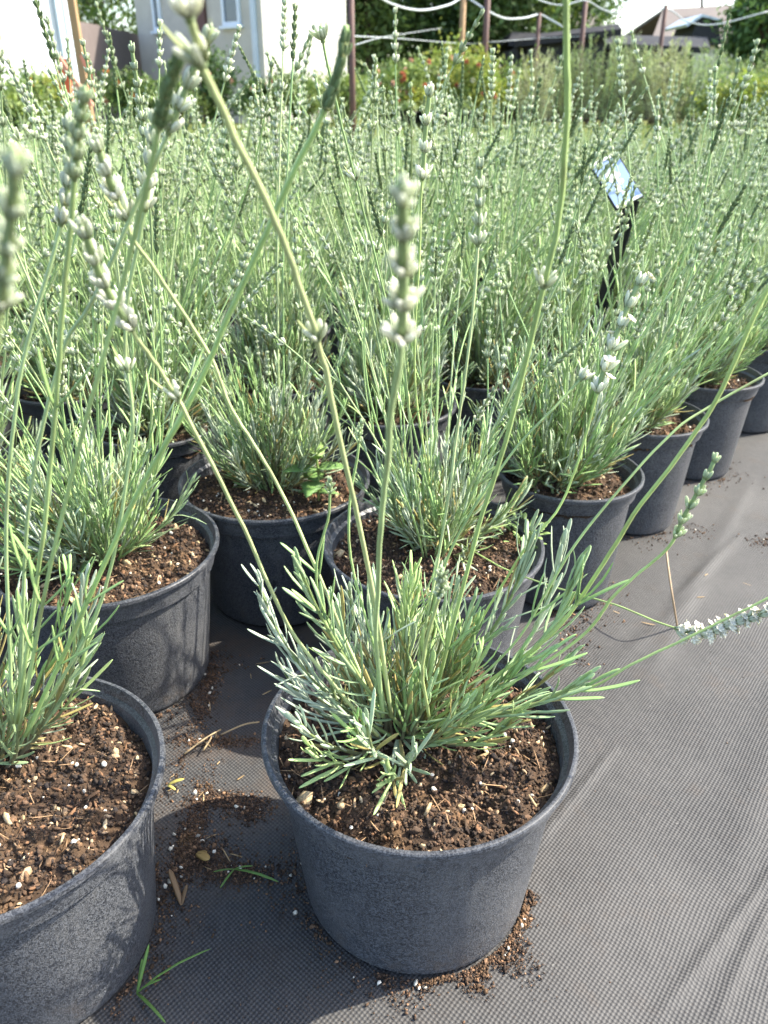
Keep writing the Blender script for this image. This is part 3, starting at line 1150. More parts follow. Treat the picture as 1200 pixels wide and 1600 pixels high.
hero_stem(root, [(660, 1120, .49), (745, 980, .50), (815, 865, .50), (885, 770, .51), (950, 557, .52), (1003, 435, .53)], .0013, .0009, (.79, 6), (), (.28, .36, .11), .0095, .95, opened=.2)
hero_stem(root, [(655, 1120, .48), (690, 900, .49), (780, 735, .50), (915, 585, .53)], .0011, .0009, (.985, 1), (), (.21, .29, .11), .008, .9)
hero_stem(root, [(670, 1120, .47), (800, 1010, .47), (900, 850, .48), (1035, 690, .5), (1110, 635, .51), (1270, 545, .52)], .0011, .0009, (.95, 3), (), (.24, .31, .12), .007, .6, leafy=(.3,))
hero_stem(root, [(640, 1110, .48), (680, 900, .50), (720, 640, .50), (745, 420, .50), (750, 250, .50)], .0011, .0008, (.88, 5), (), None, .007, .6, leafy=(.2,))

root, zs0 = plant_base(-.278, .418, True, 'lavender in large dusty grey pot cut off by the lower left corner', POT_BIG, SOIL_HI[1], 2.2)
ex = []
f = make_foliage(34, .56, .16, True, .032, .0014, 95, (.03, .0), ex, 8)
f.parent = root
f.location = (-.022, .038, zs0)
hero_stem(root, [(30, 1140, .41), (90, 830, .36), (150, 600, .33), (205, 390, .31), (258, 160, .28), (284, 75, .27)], .0015, .0011, (.935, 7), (), (.22, .30, .12), .0056, .3, True, leafy=(.2, .3))
hero_stem(root, [(40, 1150, .42), (110, 1000, .41), (200, 800, .40), (300, 620, .39), (390, 420, .38), (450, 290, .37), (518, 150, .36), (541, 40, .355)], .0016, .0012, (.935, 7), (), (.20, .29, .10), .0060, .3, True, leafy=(.16, .28))
hero_stem(root, [(25, 1130, .41), (60, 900, .39), (80, 700, .37), (105, 400, .34), (122, 210, .32), (133, 135, .31)], .0014, .0010, (.91, 5), (), (.25, .33, .13), .0066, .35, leafy=(.2, .33, .62))
hero_stem(root, [(-10, 1130, .40), (-40, 900, .33), (-30, 700, .26), (-5, 520, .21), (12, 380, .185), (24, 230, .17)], .0014, .0011, (482, 5), (), (.25, .31, .14), .0064, .65)
hero_stem(root, [(20, 1130, .42), (10, 850, .41), (30, 600, .40), (100, 330, .40), (105, 180, .40)], .0013, .0009, (.88, 6), (), None, .0072, .8, leafy=(.2,))
hero_stem(root, [(40, 1150, .43), (150, 960, .42), (205, 700, .41), (195, 520, .41), (225, 330, .40), (245, 170, .40)], .0012, .0009, (.90, 5), (.7,), None, .0072, .85, leafy=(.25,))
hero_stem(root, [(30, 1130, .42), (45, 800, .40), (95, 560, .39), (145, 470, .385), (240, 260, .38), (330, 40, .37)], .0012, .0009, (.90, 5), (), None, .0072, .8, leafy=(.3,))

# stems from the pot behind that show up clearly
P2 = next(o for o in COL.objects if o.get('label') == NAMED[(0, 0)])
hero_stem(P2, [(690, 850, .775), (640, 640, .72), (605, 480, .68), (555, 280, .64), (525, 160, .62), (500, 40, .60)], .0010, .0008, (.985, 1), (280, 150), (.17, .25, .10), .0085, .6)
hero_stem(P2, [(720, 850, .77), (790, 890, .70), (860, 915, .64), (960, 945, .57), (1080, 988, .52), (1150, 972, .505), (1260, 935, .49)], .0010, .0008, (.745, 11), (), (.28, .35, .13), .0085, 1.0, opened=1.0)
hero_stem(P2, [(690, 850, .775), (650, 620, .74), (655, 400, .70), (662, 245, .68), (672, 135, .67)], .0011, .0009, (.86, 4), (), (.26, .33, .12), .0092, 1.0)

# tall flower stems of the plants in the first rows that stand out against the houses and shrubs
ROWS = [o_ for o_ in COL.objects if o_.get('category') == 'potted plant' and o_.name.startswith('potted_lavender') and o_.location.y > .7]
for (px, py, Y) in ((50, -20, .95), (72, 25, 1.05), (128, 60, 1.0), (35, 130, 1.1), (250, 30, 1.15), (262, 140, 1.05), (375, 38, 1.1), (392, 150, 1.2), (445, -5, 1.05), (462, 5, 1.0), (340, 150, 1.25), (170, 75, 1.3), (585, 85, 1.3),
                    (617, 10, 1.15), (770, 75, 1.2), (800, 85, 1.3), (905, 120, 1.3), (965, 60, 1.2), (985, 45, 1.35), (1140, 20, 1.2), (1185, 60, 1.1), (1165, 150, 1.3), (1075, 170, 1.4), (700, 150, 1.4), (845, 120, 1.35), (430, 180, 1.2), (85, 190, 1.2),
                    (215, 160, 1.3), (10, 90, 1.1), (1110, 110, 1.5), (1030, 140, 1.45), (560, 200, 1.2), (300, 210, 1.1), (150, 200, 1.0), (20, 200, 1.0)):
    top = at(px, py, Y)
    rt = min(ROWS, key=lambda q: math.hypot(q.location.x - top[0], q.location.y - top[1]) + R.uniform(0, .05))
    b = np.array((rt.location.x, rt.location.y, .155))
    b[:2] += unit(top[:2] - b[:2]) * .018
    mid = b + (top - b) * .5 + np.array((0, 0, .02)) - (top - b) * np.array((.12, .12, 0))
    L = np.linalg.norm(top - b)
    dk = R.uniform() < .15
    hero_stem(rt, [], .0012, .0009, (1 - R.uniform(.05, .07) / L, int(R.integers(5, 8))), ((1 - .095 / L,) if R.uniform() < .4 else ()), None, R.uniform(.0068, .0082), R.uniform(.6, 1), dk, 0.0, (.18, .3), [b, b + (mid - b) * .5 + np.array((0, 0, .01)), mid, top])

# ------------------------------------------------------------------ small plants and litter
def leaf_plant(name, base, label, cat, leaves, stems, mat=M_WEED):
    root = empty(name, base)
    tag(root, label, cat)
    mb = MB()
    for P, r, c in stems:
        tube(mb, catmull(P, 4), r, 6, c)
    mb.build('stem', mat, root)
    mb = MB()
    for b, d, nr, L, W, bd, c in leaves:
        blades(mb, [b], [d], [nr], L, W, bd, c, np.array(c) * 1.1, SERR if L > .018 else FLAT)
    mb.build('foliage', mat, root)
    return root


zs_s = H_POT - .016
wb = atz(497, 785, zs_s)
lv = []
for k, hz in enumerate((.014, .028, .046, .058, .064)):
    for sg in (0, PI):
        a = k * 1.5 + sg + .3 + R.normal(0, .2)
        L = (.026, .040, .046, .032, .018)[k] * R.uniform(.85, 1.1)
        c = np.array((.19, .33, .10)) * R.uniform(.85, 1.1) if k < 3 else np.array((.25, .37, .11))
        lv.append((np.array((0, 0, hz)), np.array((math.cos(a), math.sin(a), .25 if k < 3 else .9)), (0, 0, 1), L, L * .34, R.normal(-.3, .08), c))
leaf_plant('weed_seedling', wb, 'bright green broad-leaved weed sprouting in the pot behind', 'weed', lv, [([(0, 0, -.01), (.002, 0, .03), (0, .001, .066)], .0013, (.33, .42, .14))])
cb = atz(815, 850, zs_s)
lv = []
for k in range(46):
    a = R.uniform(0, 2 * PI)
    r = .026 * math.sqrt(R.uniform(0, 1))
    lv.append((np.array((r * math.cos(a), r * math.sin(a), R.uniform(.003, .022))), np.array((math.cos(a), math.sin(a), R.uniform(.1, .9))), (0, 0, 1), R.uniform(.007, .014), R.uniform(.0016, .0028), -.2, np.array((.30, .42, .15)) * R.uniform(.75, 1.1)))
leaf_plant('weed_clump', cb, 'low pale green weed clump at the right rim of the pot behind the foreground one', 'weed', lv, [([(0, 0, -.01), (.003, 0, .01), (.006, .002, .018)], .001, (.3, .4, .15)), ([(0, 0, -.01), (-.006, .002, .012)], .001, (.3, .4, .15))])

def blade_tuft(name, px, py, spec, label, cat, col=(.16, .28, .07)):
    b = atz(px, py, 0)
    root = empty(name, b)
    tag(root, label, cat)
    for (tx, ty, h, w_, arch) in spec:
        e = atz(tx, ty, h) - b
        L = np.linalg.norm(e)
        mb = MB()
        c = np.array(col) * R.uniform(.85, 1.15)
        nr = np.array((0, 0, 1.)) if abs(e[2]) < .8 * L else np.array((0, -1., .2))
        blades(mb, [(0, 0, 0)], [e + nr * L * arch], [nr], L * 1.03, w_, -arch, c, c * 1.15, LEAF_HI)
        mb.build('blade', M_WEED, root)


blade_tuft('grass_tuft', 214, 1552, [(315, 1490, .004, .0010, .5), (232, 1478, .03, .0014, .15), (255, 1594, .003, .0012, .35), (238, 1575, .002, .0013, .3), (243, 1528, .02, .0011, .3), (222, 1500, .022, .0012, -.2)], 'small green grass tuft growing at the foot of the left foreground pot', 'grass tuft')
blade_tuft('grass_sprig', 366, 1358, [(430, 1376, .003, .0013, .3), (345, 1386, .003, .0010, .2), (392, 1352, .008, .0009, .3), (335, 1362, .002, .0008, .3)], 'green grass sprig lying in spilled soil between the two foreground pots', 'grass tuft')
blade_tuft('dry_leaf', 284, 1414, [(266, 1362, .006, .0026, .35), (291, 1384, .008, .0016, .3)], 'curled brown dry leaf lying on the shaded fabric between the foreground pots', 'leaf', (.30, .19, .10))
blade_tuft('fallen_leaf', 262, 1228, [(282, 1217, .006, .0022, .6), (272, 1232, .004, .0016, .5)], 'curled yellow leaf lying on the sunlit fabric beside the left pot', 'leaf', (.52, .46, .14))
blade_tuft('dead_leaf', 308, 1333, [(325, 1342, .006, .004, .25), (322, 1333, .004, .003, .2)], 'small tan leaf at the edge of the shadow between the foreground pots', 'leaf', (.42, .28, .10))
# dry stalk leaning out of the fabric on the right
mb = MB()
tube(mb, catmull([atz(1058, 978, .0), at(1052, 940, .82), at(1046, 900, .84), at(1041, 860, .87)], 5), [.0012] * 16, 6, (.42, .30, .18))
tag(mb.build('dry_stalk', M_STEM), 'thin tan dry stalk standing on the fabric path beside the narrow pots', 'stalk')
# twigs
for (a, b, lab) in (((288, 1178), (345, 1140), 'straw twig lying on the fabric between the left pots'), ((318, 1172), (330, 1150), 'short straw twig crossing the longer one between the left pots'), ((345, 1148), (405, 1128), 'pale twig lying in shade behind the foreground pot')):
    mb = MB()
    p, q = atz(*a, .004), atz(*b, .004)
    m_ = (p + q) / 2 + np.array((.003, .002, .003))
    tube(mb, catmull([p, m_, q], 4), [.0009] * 9, 5, (.42, .31, .17))
    tag(mb.build('twig', M_STEM), lab, 'twig')

# spilled potting soil on the fabric: countless grains, one object
mb = MB()


def spill(px, py, rx, ry, n, smax=.0026, rot=0.0):
    c = atz(px, py, 0)
    u, v = R.normal(size=(2, n))
    x = c[0] + rx * u * math.cos(rot) - ry * v * math.sin(rot)
    y = c[1] + rx * u * math.sin(rot) + ry * v * math.cos(rot)
    s = .0003 + smax * .8 * R.beta(.8, 5, n)
    base = np.array([(.022, .015, .011), (.04, .025, .016), (.07, .042, .026), (.12, .07, .04)])
    cc = base[R.choice(4, n, p=[.35, .35, .2, .1])] * R.uniform(.8, 1.25, (n, 1))
    lumps(mb, np.stack([x, y, ground_z(x, y) + s * .5], -1), s, cc, .3, ICO0, .2)
    k = max(1, n // 260)
    i = R.choice(n, k)
    s2 = R.uniform(.0008, .0019, k)
    lumps(mb, np.stack([x[i], y[i], ground_z(x[i], y[i]) + s2], -1), s2, np.array((.5, .46, .38)) * R.uniform(.5, 1, (k, 1)), .3, ICO0, .25)


def ring(cx, cy, r, a0, a1, n, wdt=.010):
    a = np.radians(R.uniform(a0, a1, n))
    rr = r + np.abs(R.normal(0, wdt, n)) * (.25 + 1.1 * np.abs(np.sin(a * 3.1 + cx * 40)) * np.abs(np.sin(a * 7.3 + 1)) * 2)
    x, y = cx + rr * np.cos(a), cy + rr * np.sin(a)
    s = .0003 + .0020 * R.beta(.8, 5, n)
    base = np.array([(.022, .015, .011), (.04, .025, .016), (.07, .042, .026), (.12, .07, .04)])
    cc = base[R.choice(4, n, p=[.35, .35, .2, .1])] * R.uniform(.8, 1.25, (n, 1))
    lumps(mb, np.stack([x, y, ground_z(x, y) + s * .5 + .001], -1), s, cc, .3, ICO0, .2)
    k = n // 220
    s2 = R.uniform(.0008, .002, k)
    lumps(mb, np.stack([x[:k], y[:k], ground_z(x[:k], y[:k]) + s2 + .001], -1), s2, np.array((.5, .46, .38)) * R.uniform(.5, 1, (k, 1)), .3, ICO0, .25)


ring(FX, FY, .094, -110, -10, 1500, .009)
ring(FX, FY, .094, -70, -20, 900, .006)
ring(FX, FY, .094, 150, 260, 500, .012)
ring(-.278, .418, .094, -40, 60, 600, .012)
ring(-.299, .752, .094, -70, 20, 700, .016)
ring(.225, .945, .068, -100, 10, 300, .012)
ring(.389, 1.138, .068, -120, 10, 400, .014)
ring(.552, 1.335, .068, -120, 10, 300, .014)
spill(298, 1300, .007, .035, 2600)
spill(318, 1335, .016, .010, 1500)
spill(370, 1362, .018, .007, 1300)
spill(350, 1245, .016, .006, 1100)
spill(388, 1262, .012, .009, 800)
spill(440, 1360, .010, .02, 200)
spill(275, 1200, .006, .04, 260)
spill(322, 1085, .007, .03, 1200)
spill(240, 1480, .008, .04, 160)
spill(335, 1155, .03, .005, 900)
spill(890, 975, .012, .045, 600)
spill(920, 950, .02, .02, 200)
spill(1090, 830, .010, .012, 60)
spill(1190, 845, .012, .012, 220)
spill(1050, 950, .12, .12, 26, .0016)
spill(1050, 1200, .10, .14, 24, .0014)
spill(700, 1560, .05, .02, 40, .0018)
spill(350, 1500, .07, .06, 50, .0012)
for (px, py, rx, ry, k) in ((1000, 920, .12, .10, 8), (330, 1230, .03, .10, 22)):
    c = atz(px, py, 0)
    x, y = c[0] + rx * R.normal(size=k), c[1] + ry * R.normal(size=k)
    a = R.uniform(0, 2 * PI, k)
    blades(mb, np.stack([x, y, ground_z(x, y) + .0012], -1), np.stack([np.cos(a), np.sin(a), np.full(k, .02)], -1), np.tile((0, 0, 1.), (k, 1)), R.uniform(.005, .022, k), R.uniform(.0004, .0010, k), R.normal(0, .1, k), np.array((.26, .19, .10)) * R.uniform(.4, 1.3, (k, 1)), (.24, .17, .09), LEAF_LO)
tag(mb.build('spilled_soil', M_SOIL), kind='stuff')

# ------------------------------------------------------------------ plant sign
M_BLK = simple_mat('black_plastic', (.012, .012, .013), (.02, .02, .022), 40, .4)
M_SIGN = simple_mat('sign_blue', (.30, .40, .62), (.33, .43, .65), 30, .25, .5)
M_SIGNW = simple_mat('sign_white', (.82, .82, .80), (.78, .78, .78), 60, .4)
sb = at(905, 568, 1.36)
sroot = empty('plant_sign', (sb[0], sb[1], .15))
tag(sroot, 'small tilted pale blue plant sign on a black stake in the lavender bed', 'sign')
SY = 1.36
c00, c10, c11, c01 = at(929, 256, SY), at(966, 240, SY + .01), at(1000, 306, SY - .035), at(958, 329, SY - .045)
o = np.array(sroot.location)
nrm = unit(np.cross(c10 - c00, c01 - c00))
if nrm[1] > 0:
    nrm = -nrm
# tidy the four corners to a true rectangle
cen = (c00 + c10 + c11 + c01) / 4
ux = unit(c10 - c00 + c11 - c01)
uy = unit((c01 - c00 + c11 - c10) - ux * np.dot(c01 - c00 + c11 - c10, ux))
hw, hh = .5 * np.linalg.norm(c10 - c00 + c11 - c01) / 2, .5 * np.linalg.norm(c01 - c00 + c11 - c10) / 2
nrm = unit(np.cross(ux, uy))
if nrm[1] > 0:
    nrm = -nrm


def splate(name, mat, x0, x1, y0, y1, off, th):
    mb = MB()
    P = [cen - o + ux * x * hw + uy * y * hh + nrm * off for x, y in ((x0, y0), (x1, y0), (x1, y1), (x0, y1))]
    prism(mb, P, nrm * th)
    return mb.build(name, mat, sroot, False)


splate('backing', M_BLK, -1.1, 1.1, -1.06, 1.06, -.003, .0028)
face = splate('face', M_SIGN, -1, 1, -1, 1, 0, .001)
mb = MB()
for (x, y, r_) in ((-.15, -.35, .34), (.15, -.2, .26), (-.3, -.1, .2), (.2, .1, .22), (-.2, .35, .22), (.02, .55, .16)):
    th = np.linspace(0, 2 * PI, 14, endpoint=False)
    rr = r_ * (1 + .2 * np.sin(3 * th + x * 9))
    prism(mb, [cen - o + ux * (x + q * math.cos(t)) * hw + uy * (y + q * .62 * math.sin(t)) * hh + nrm * .0011 for q, t in zip(rr, th)], nrm * (.0003 + .0001 * r_))
mb.build('flower_print', M_SIGNW, face, False)
splate('top_lip', M_SIGNW, -1, 1, -1.04, -.93, .0011, .0018)
splate('bottom_lip', M_SIGNW, -1, 1, .93, 1.04, .0011, .0018)
mb = MB()
top = cen - o + uy * hh * .9 + ux * hw * .35 - nrm * .006
bot = np.array((0, 0, -.03))
sd = unit(np.cross(top - bot, (0, 1, 0))) * .011
prism(mb, [bot - sd * .6, bot + sd * .6, top + sd, top - sd], (0, .003, 0))
for s_ in (-1, 1):
    prism(mb, [bot + s_ * sd * .6 - sd * .12, bot + s_ * sd * .6 + sd * .12, top + s_ * sd + sd * .12, top + s_ * sd - sd * .12], (0, -.004, 0))
mb.build('stake', M_BLK, sroot, False)

# ------------------------------------------------------------------ background
M_WHITE = simple_mat('white_render', (.58, .60, .63), (.50, .53, .56), 2, .85, .2)
M_BEIGE = simple_mat('beige_render', (.50, .49, .44), (.42, .41, .37), 2.5, .85, .2)
M_FENCE = simple_mat('fence_boards', (.13, .107, .10), (.19, .157, .148), 6, .8, .2, (8, 8, .6))
M_WOOD = simple_mat('post_wood', (.34, .23, .12), (.24, .15, .08), 6, .75, .3, (10, 10, .5))
M_RUST = simple_mat('rusty_steel', (.07, .04, .035), (.12, .06, .045), 12, .7, .4)
M_ROOF = simple_mat('roof_sheet', (.13, .11, .097), (.165, .14, .122), 3, .8, .25, (1, 6, 1))
M_TAR = simple_mat('tar_roof', (.010, .010, .012), (.02, .02, .022), 3, .8, .3)
M_DARKW = simple_mat('dark_boards', (.016, .018, .024), (.03, .03, .034), 5, .8, .3, (6, 6, .5))
M_FRAME = simple_mat('window_frame', (.62, .70, .78), (.66, .73, .80), 5, .5)
M_GLASS = simple_mat('window_glass', (.05, .07, .10), (.09, .12, .15), 2, .08, .6)
M_PIPE = simple_mat('grey_pipe', (.45, .53, .60), (.50, .57, .63), 4, .5)
M_DOORB = simple_mat('brown_door', (.09, .045, .04), (.12, .06, .05), 4, .6)
M_ORANGE = simple_mat('orange_plastic', (.62, .115, .04), (.54, .10, .035), 3, .45)
M_SALMON = simple_mat('faded_orange', (.52, .24, .16), (.45, .20, .13), 3, .6)
M_HOSE = simple_mat('pale_hose', (.36, .40, .42), (.44, .47, .48), 4, .5)
M_BARK = simple_mat('bark', (.09, .065, .045), (.16, .12, .09), 8, .9, .1, (4, 4, .6), .01)


def wall_frame(P, D):
    """maps (s along, z) on a vertical wall through P with unit direction D"""
    D = np.array((D[0], D[1], 0.)) / math.hypot(*D)
    nr = np.array((D[1], -D[0], 0.))
    return (lambda s, z, off=0.: np.array((P[0], P[1], 0)) + D * s + np.array((0, 0, z)) + nr * off), D, nr


def px_to_wall(px, py, P, D):
    a = (px - CXP) / FPX
    b = (py - CYP) / FPX
    d = np.array((a, CP - b * SP, -SP - b * CP))
    D = np.array(D) / math.hypot(*D)
    A = np.array([[d[0], -D[0]], [d[1], -D[1]]])
    t, s = np.linalg.solve(A, np.array(P[:2]))
    return s, CAM_H + t * d[2]


def wall_slab(name, mat, W, nr, s0, s1, z0, z1, th, parent, off=0.0):
    mb = MB()
    prism(mb, [W(s0, z0, off), W(s1, z0, off), W(s1, z1, off), W(s0, z1, off)], -nr * th)
    return mb.build(name, mat, parent, False)


# beige house, its corner towards the lens
HC = at(411, 60, 21.)[:2]
phi = math.radians(40)
DL = (-math.cos(phi), math.sin(phi))
DR = (math.sin(phi), math.cos(phi))
hr = empty('beige_house')
tag(hr, 'pale rendered house with one shaded and one sunlit wall behind the lavender bed', 'house')
sL = px_to_wall(214, 40, HC, DL)[0]
sR = px_to_wall(541, 40, HC, DR)[0]
mb = MB()
cL = np.array((*HC, -.03))
eL = cL + np.array((*DL, 0)) * sL
eR = cL + np.array((*DR, 0)) * sR
eB = eL + np.array((*DR, 0)) * sR
prism(mb, [cL, eR, eB, eL], (0, 0, 3.5))
mb.build('wall', M_BEIGE, hr, False)
mb = MB()
ov = .35
q = [cL - np.array((*DL, 0)) * ov - np.array((*DR, 0)) * ov, eR - np.array((*DL, 0)) * ov + np.array((*DR, 0)) * ov, eB + np.array((*DL, 0)) * ov + np.array((*DR, 0)) * ov, eL + np.array((*DL, 0)) * ov - np.array((*DR, 0)) * ov]
q = [p + np.array((0, 0, 3.505)) for p in q]
rid = [(q[0] + q[1]) / 2 + np.array((*DL, 0)) * ov + np.array((0, 0, 1.5)), (q[2] + q[3]) / 2 - np.array((*DL, 0)) * ov + np.array((0, 0, 1.5))]
mb.add(q + rid, [[(0, 4, 5, 3), (1, 2, 5, 4)], [(0, 1, 4), (2, 3, 5)], [(3, 2, 1, 0)]], (.3, .2, .15))
mb.build('roof', M_ROOF, hr, False)


def inv_off(W, nr):
    return W


def house_face(P, D, root, flip):
    W, D3, nr = wall_frame(P, D)
    if np.dot(nr[:2], P[:2]) > 0:         # outward means towards the camera
        nr = -nr
    return (lambda s, z, off=0.: np.array((P[0], P[1], 0)) + D3 * s + np.array((0, 0, z)) + nr * off), nr


WL, nL = house_face(HC, DL, hr, 0)


def window_on(W, nr, P, D, x0, x1, y0, y1, root, z1=None):
    s0, zt = px_to_wall(x0, y0, P, D)
    s1, zb = px_to_wall(x1, y1, P, D)
    s0, s1 = sorted((s0, s1))
    if z1:
        zt = z1
    fr = MB()
    fw = .075
    for (a, b, c, d) in ((s0, s1, zb, zb + fw), (s0, s1, zt - fw, zt), (s0, s0 + fw, zb + fw, zt - fw), (s1 - fw, s1, zb + fw, zt - fw)):
        prism(fr, [W(a, c, .004), W(b, c, .004), W(b, d, .004), W(a, d, .004)], nr * .06)
    f_ = fr.build('window', M_FRAME, root, False)
    g = MB()
    prism(g, [W(s0 + fw, zb + fw, .005), W(s1 - fw, zb + fw, .005), W(s1 - fw, zt - fw, .005), W(s0 + fw, zt - fw, .005)], nr * .02)
    g.build('pane', M_GLASS, f_, False)
    g = MB()
    prism(g, [W(s0 - .06, zb - .06, .005), W(s1 + .06, zb - .06, .005), W(s1 + .06, zb - .003, .005), W(s0 - .06, zb - .003, .005)], nr * .12)
    g.build('sill', M_FRAME, f_, False)


window_on(WL, nL, HC, DL, 346, 378, -20, 39, hr, 2.95)
window_on(WL, nL, HC, DL, 236, 256, -20, 48, hr, 2.95)


def strip_on(name, mat, W, nr, P, D, x0, x1, z0, z1, root, off=.004, th=.08):
    s0 = px_to_wall(x0, 40, P, D)[0]
    s1 = px_to_wall(x1, 40, P, D)[0]
    mb = MB()
    prism(mb, [W(s0, z0, off), W(s1, z0, off), W(s1, z1, off), W(s0, z1, off)], nr * th)
    return mb.build(name, mat, root, False)


strip_on('door', M_DOORB, WL, nL, HC, DL, 309, 325, 0, 2.6, hr)
strip_on('downpipe', M_PIPE, WL, nL, HC, DL, 396, 402, 0, 3.45, hr)

# white house at the left edge
WP = at(112, 50, 17.)[:2]
WD = (-.6, -.8)
wr = empty('white_house')
tag(wr, 'bright white rendered house at the left edge behind the flower spikes', 'house')
WW, nW = house_face(WP, WD, wr, 0)
mb = MB()
D3 = np.array((*WD, 0))
D4 = np.array((-.8, .6, 0))
c0 = np.array((*WP, -.03))
prism(mb, [c0, c0 + D3 * 7, c0 + D3 * 7 + D4 * 6, c0 + D4 * 6], (0, 0, 3.4))
mb.build('wall', M_WHITE, wr, False)
mb = MB()
q = [c0 - D3 * .4 - D4 * .4, c0 + D3 * 7.4 - D4 * .4, c0 + D3 * 7.4 + D4 * 6.4, c0 - D3 * .4 + D4 * 6.4]
q = [p + np.array((0, 0, 3.435)) for p in q]
rid = [(q[0] + q[3]) / 2 + np.array((0, 0, 1.8)), (q[1] + q[2]) / 2 + np.array((0, 0, 1.8))]
mb.add(q + rid, [[(0, 1, 5, 4), (2, 3, 4, 5)], [(3, 0, 4), (1, 2, 5)], [(3, 2, 1, 0)]], (.3, .2, .15))
mb.build('roof', M_ROOF, wr, False)
strip_on('downpipe', M_PIPE, WW, nW, WP, WD, 88, 96, 0, 3.3, wr)
strip_on('corner_board', M_FRAME, WW, nW, WP, WD, 103, 111, 0, 3.3, wr, .004, .03)


def post(px, py, Y, h, r, mat, label, square=False, lean=0.0, name='trellis_post', grp=None):
    p = at(px, py, Y)
    h = p[2] if name == 'trellis_post' else h
    mb = MB()
    if square:
        prism(mb, [(-r, -r, -.05), (r, -r, -.05), (r, r, -.05), (-r, r, -.05)], (lean, 0, h + .05))
    else:
        tube(mb, [(0, 0, -.05), (lean * .5, 0, h * .5), (lean, 0, h)], r, 10)
    o = mb.build(name, mat, None, not square)
    o.location = (p[0], p[1], 0)
    tag(o, label, 'post', grp)
    return p


post(119, 40, 14, 2.6, .055, M_WOOD, 'tall tan wooden post beside the white house', True, -.02, 'wooden_post')
TP = [(548, -25, 9.5, 0, .032, M_RUST, 'dark brown steel post beside the sunlit wall of the beige house'),
      (725, -25, 20.5, 0, .062, M_WOOD, 'tan wooden trellis post above the yellow shrubs'),
      (763, -25, 20, 0, .062, M_RUST, 'dark brown steel post right of the tan wooden trellis post'),
      (843, 20, 21, 0, .045, M_RUST, 'thin grey post under the lowest dip of the pale hose'),
      (915, 2, 20.5, 0, .055, M_RUST, 'brown post in front of the dark shed roof'),
      (1041, 8, 21, 0, .05, M_RUST, 'post in front of the big sloping house roof')]
for t_ in TP:
    post(*t_[:7], grp='trellis posts behind the bed')


def cable(pts, r, mat, name, label, cat):
    mb = MB()
    P = catmull([at(*p) for p in pts], 8)
    tube(mb, P, r, 6)
    tag(mb.build(name, mat), label, cat)


cable([(560, -30, 17), (605, 3, 18), (655, 16, 19), (700, 8, 20), (725, -4, 20.5), (745, 6, 20.2), (763, 18, 20), (790, 29, 20.3), (820, 28, 20.7), (843, 23, 21), (862, 32, 21), (880, 42, 20.8)], .021, M_HOSE, 'hanging_hose', 'pale grey hose sagging in swags between the trellis posts', 'hose')
cable([(820, -12, 20), (850, 3, 20.2), (880, 8, 20.3), (915, 1, 20.5), (945, 16, 20.6), (985, 22, 20.8), (1041, 14, 21), (1075, 34, 21), (1120, 38, 21), (1200, 18, 21)], .014, M_HOSE, 'trellis_wire', 'upper pale wire running from the brown post towards the big roof', 'wire')
cable([(470, 50, 12), (548, 56, 9.5), (620, 60, 14), (725, 68, 20.5), (763, 66, 20), (843, 60, 21), (915, 56, 20.5)], .0055, M_HOSE, 'trellis_wire', 'low thin wire strung level between the trellis posts', 'wire')
cable([(548, 72, 9.5), (605, 57, 14), (690, 44, 20)], .0045, M_HOSE, 'trellis_wire', 'short wire rising away from the dark brown post', 'wire')

# brown board fence
fp0, fp1 = at(122, 60, 21), at(222, 60, 26)
fr = empty('board_fence')
tag(fr, 'brown vertical board fence between the white and the beige house', 'fence')
fd = fp1 - fp0
fd[2] = 0
fl = np.linalg.norm(fd)
fd /= fl
fd_n = np.array((fd[1], -fd[0], 0))
s_ = -1.5
mb = MB()
while s_ < fl + 1.5:
    p = np.array((fp0[0], fp0[1], 0)) + fd * s_
    h = 2.05 + R.normal(0, .012)
    prism(mb, [p, p + fd * .135, p + fd * .135 + np.array((0, 0, h)), p + np.array((0, 0, h))], fd_n * .022)
    s_ += .145
mb.build('board_panel', M_FENCE, fr, False)
for z in (.5, 1.7):
    mb = MB()
    p = np.array((fp0[0], fp0[1], z)) - fd * 1.5 - fd_n * .003
    prism(mb, [p, p + fd * (fl + 3), p + fd * (fl + 3) + np.array((0, 0, .08)), p + np.array((0, 0, .08))], -fd_n * .05)
    mb.build('rail', M_FENCE, fr, False)

# orange A-shaped stand near the white house
orr = empty('orange_stand', (*at(112, 140, 11.5)[:2], 0))
tag(orr, 'orange plastic slanted stand standing in front of the white house', 'stand')
ob = np.array(orr.location)


def opoly(name, mat, pts, Y, d):
    mb = MB()
    prism(mb, [at(x, y, Y) - ob for x, y in pts], (0, d, 0))
    mb.build(name, mat, orr, False)


opoly('panel', M_ORANGE, [(88, 94), (106, 91), (111, 165), (96, 165)], 11.5, .10)
opoly('leg', M_SALMON, [(86, 92), (93, 88), (146, 165), (139, 165)], 11.4, .06)
opoly('leg', M_SALMON, [(124, 86), (134, 85), (148, 125), (146, 165), (140, 165), (138, 122)], 11.7, .06)

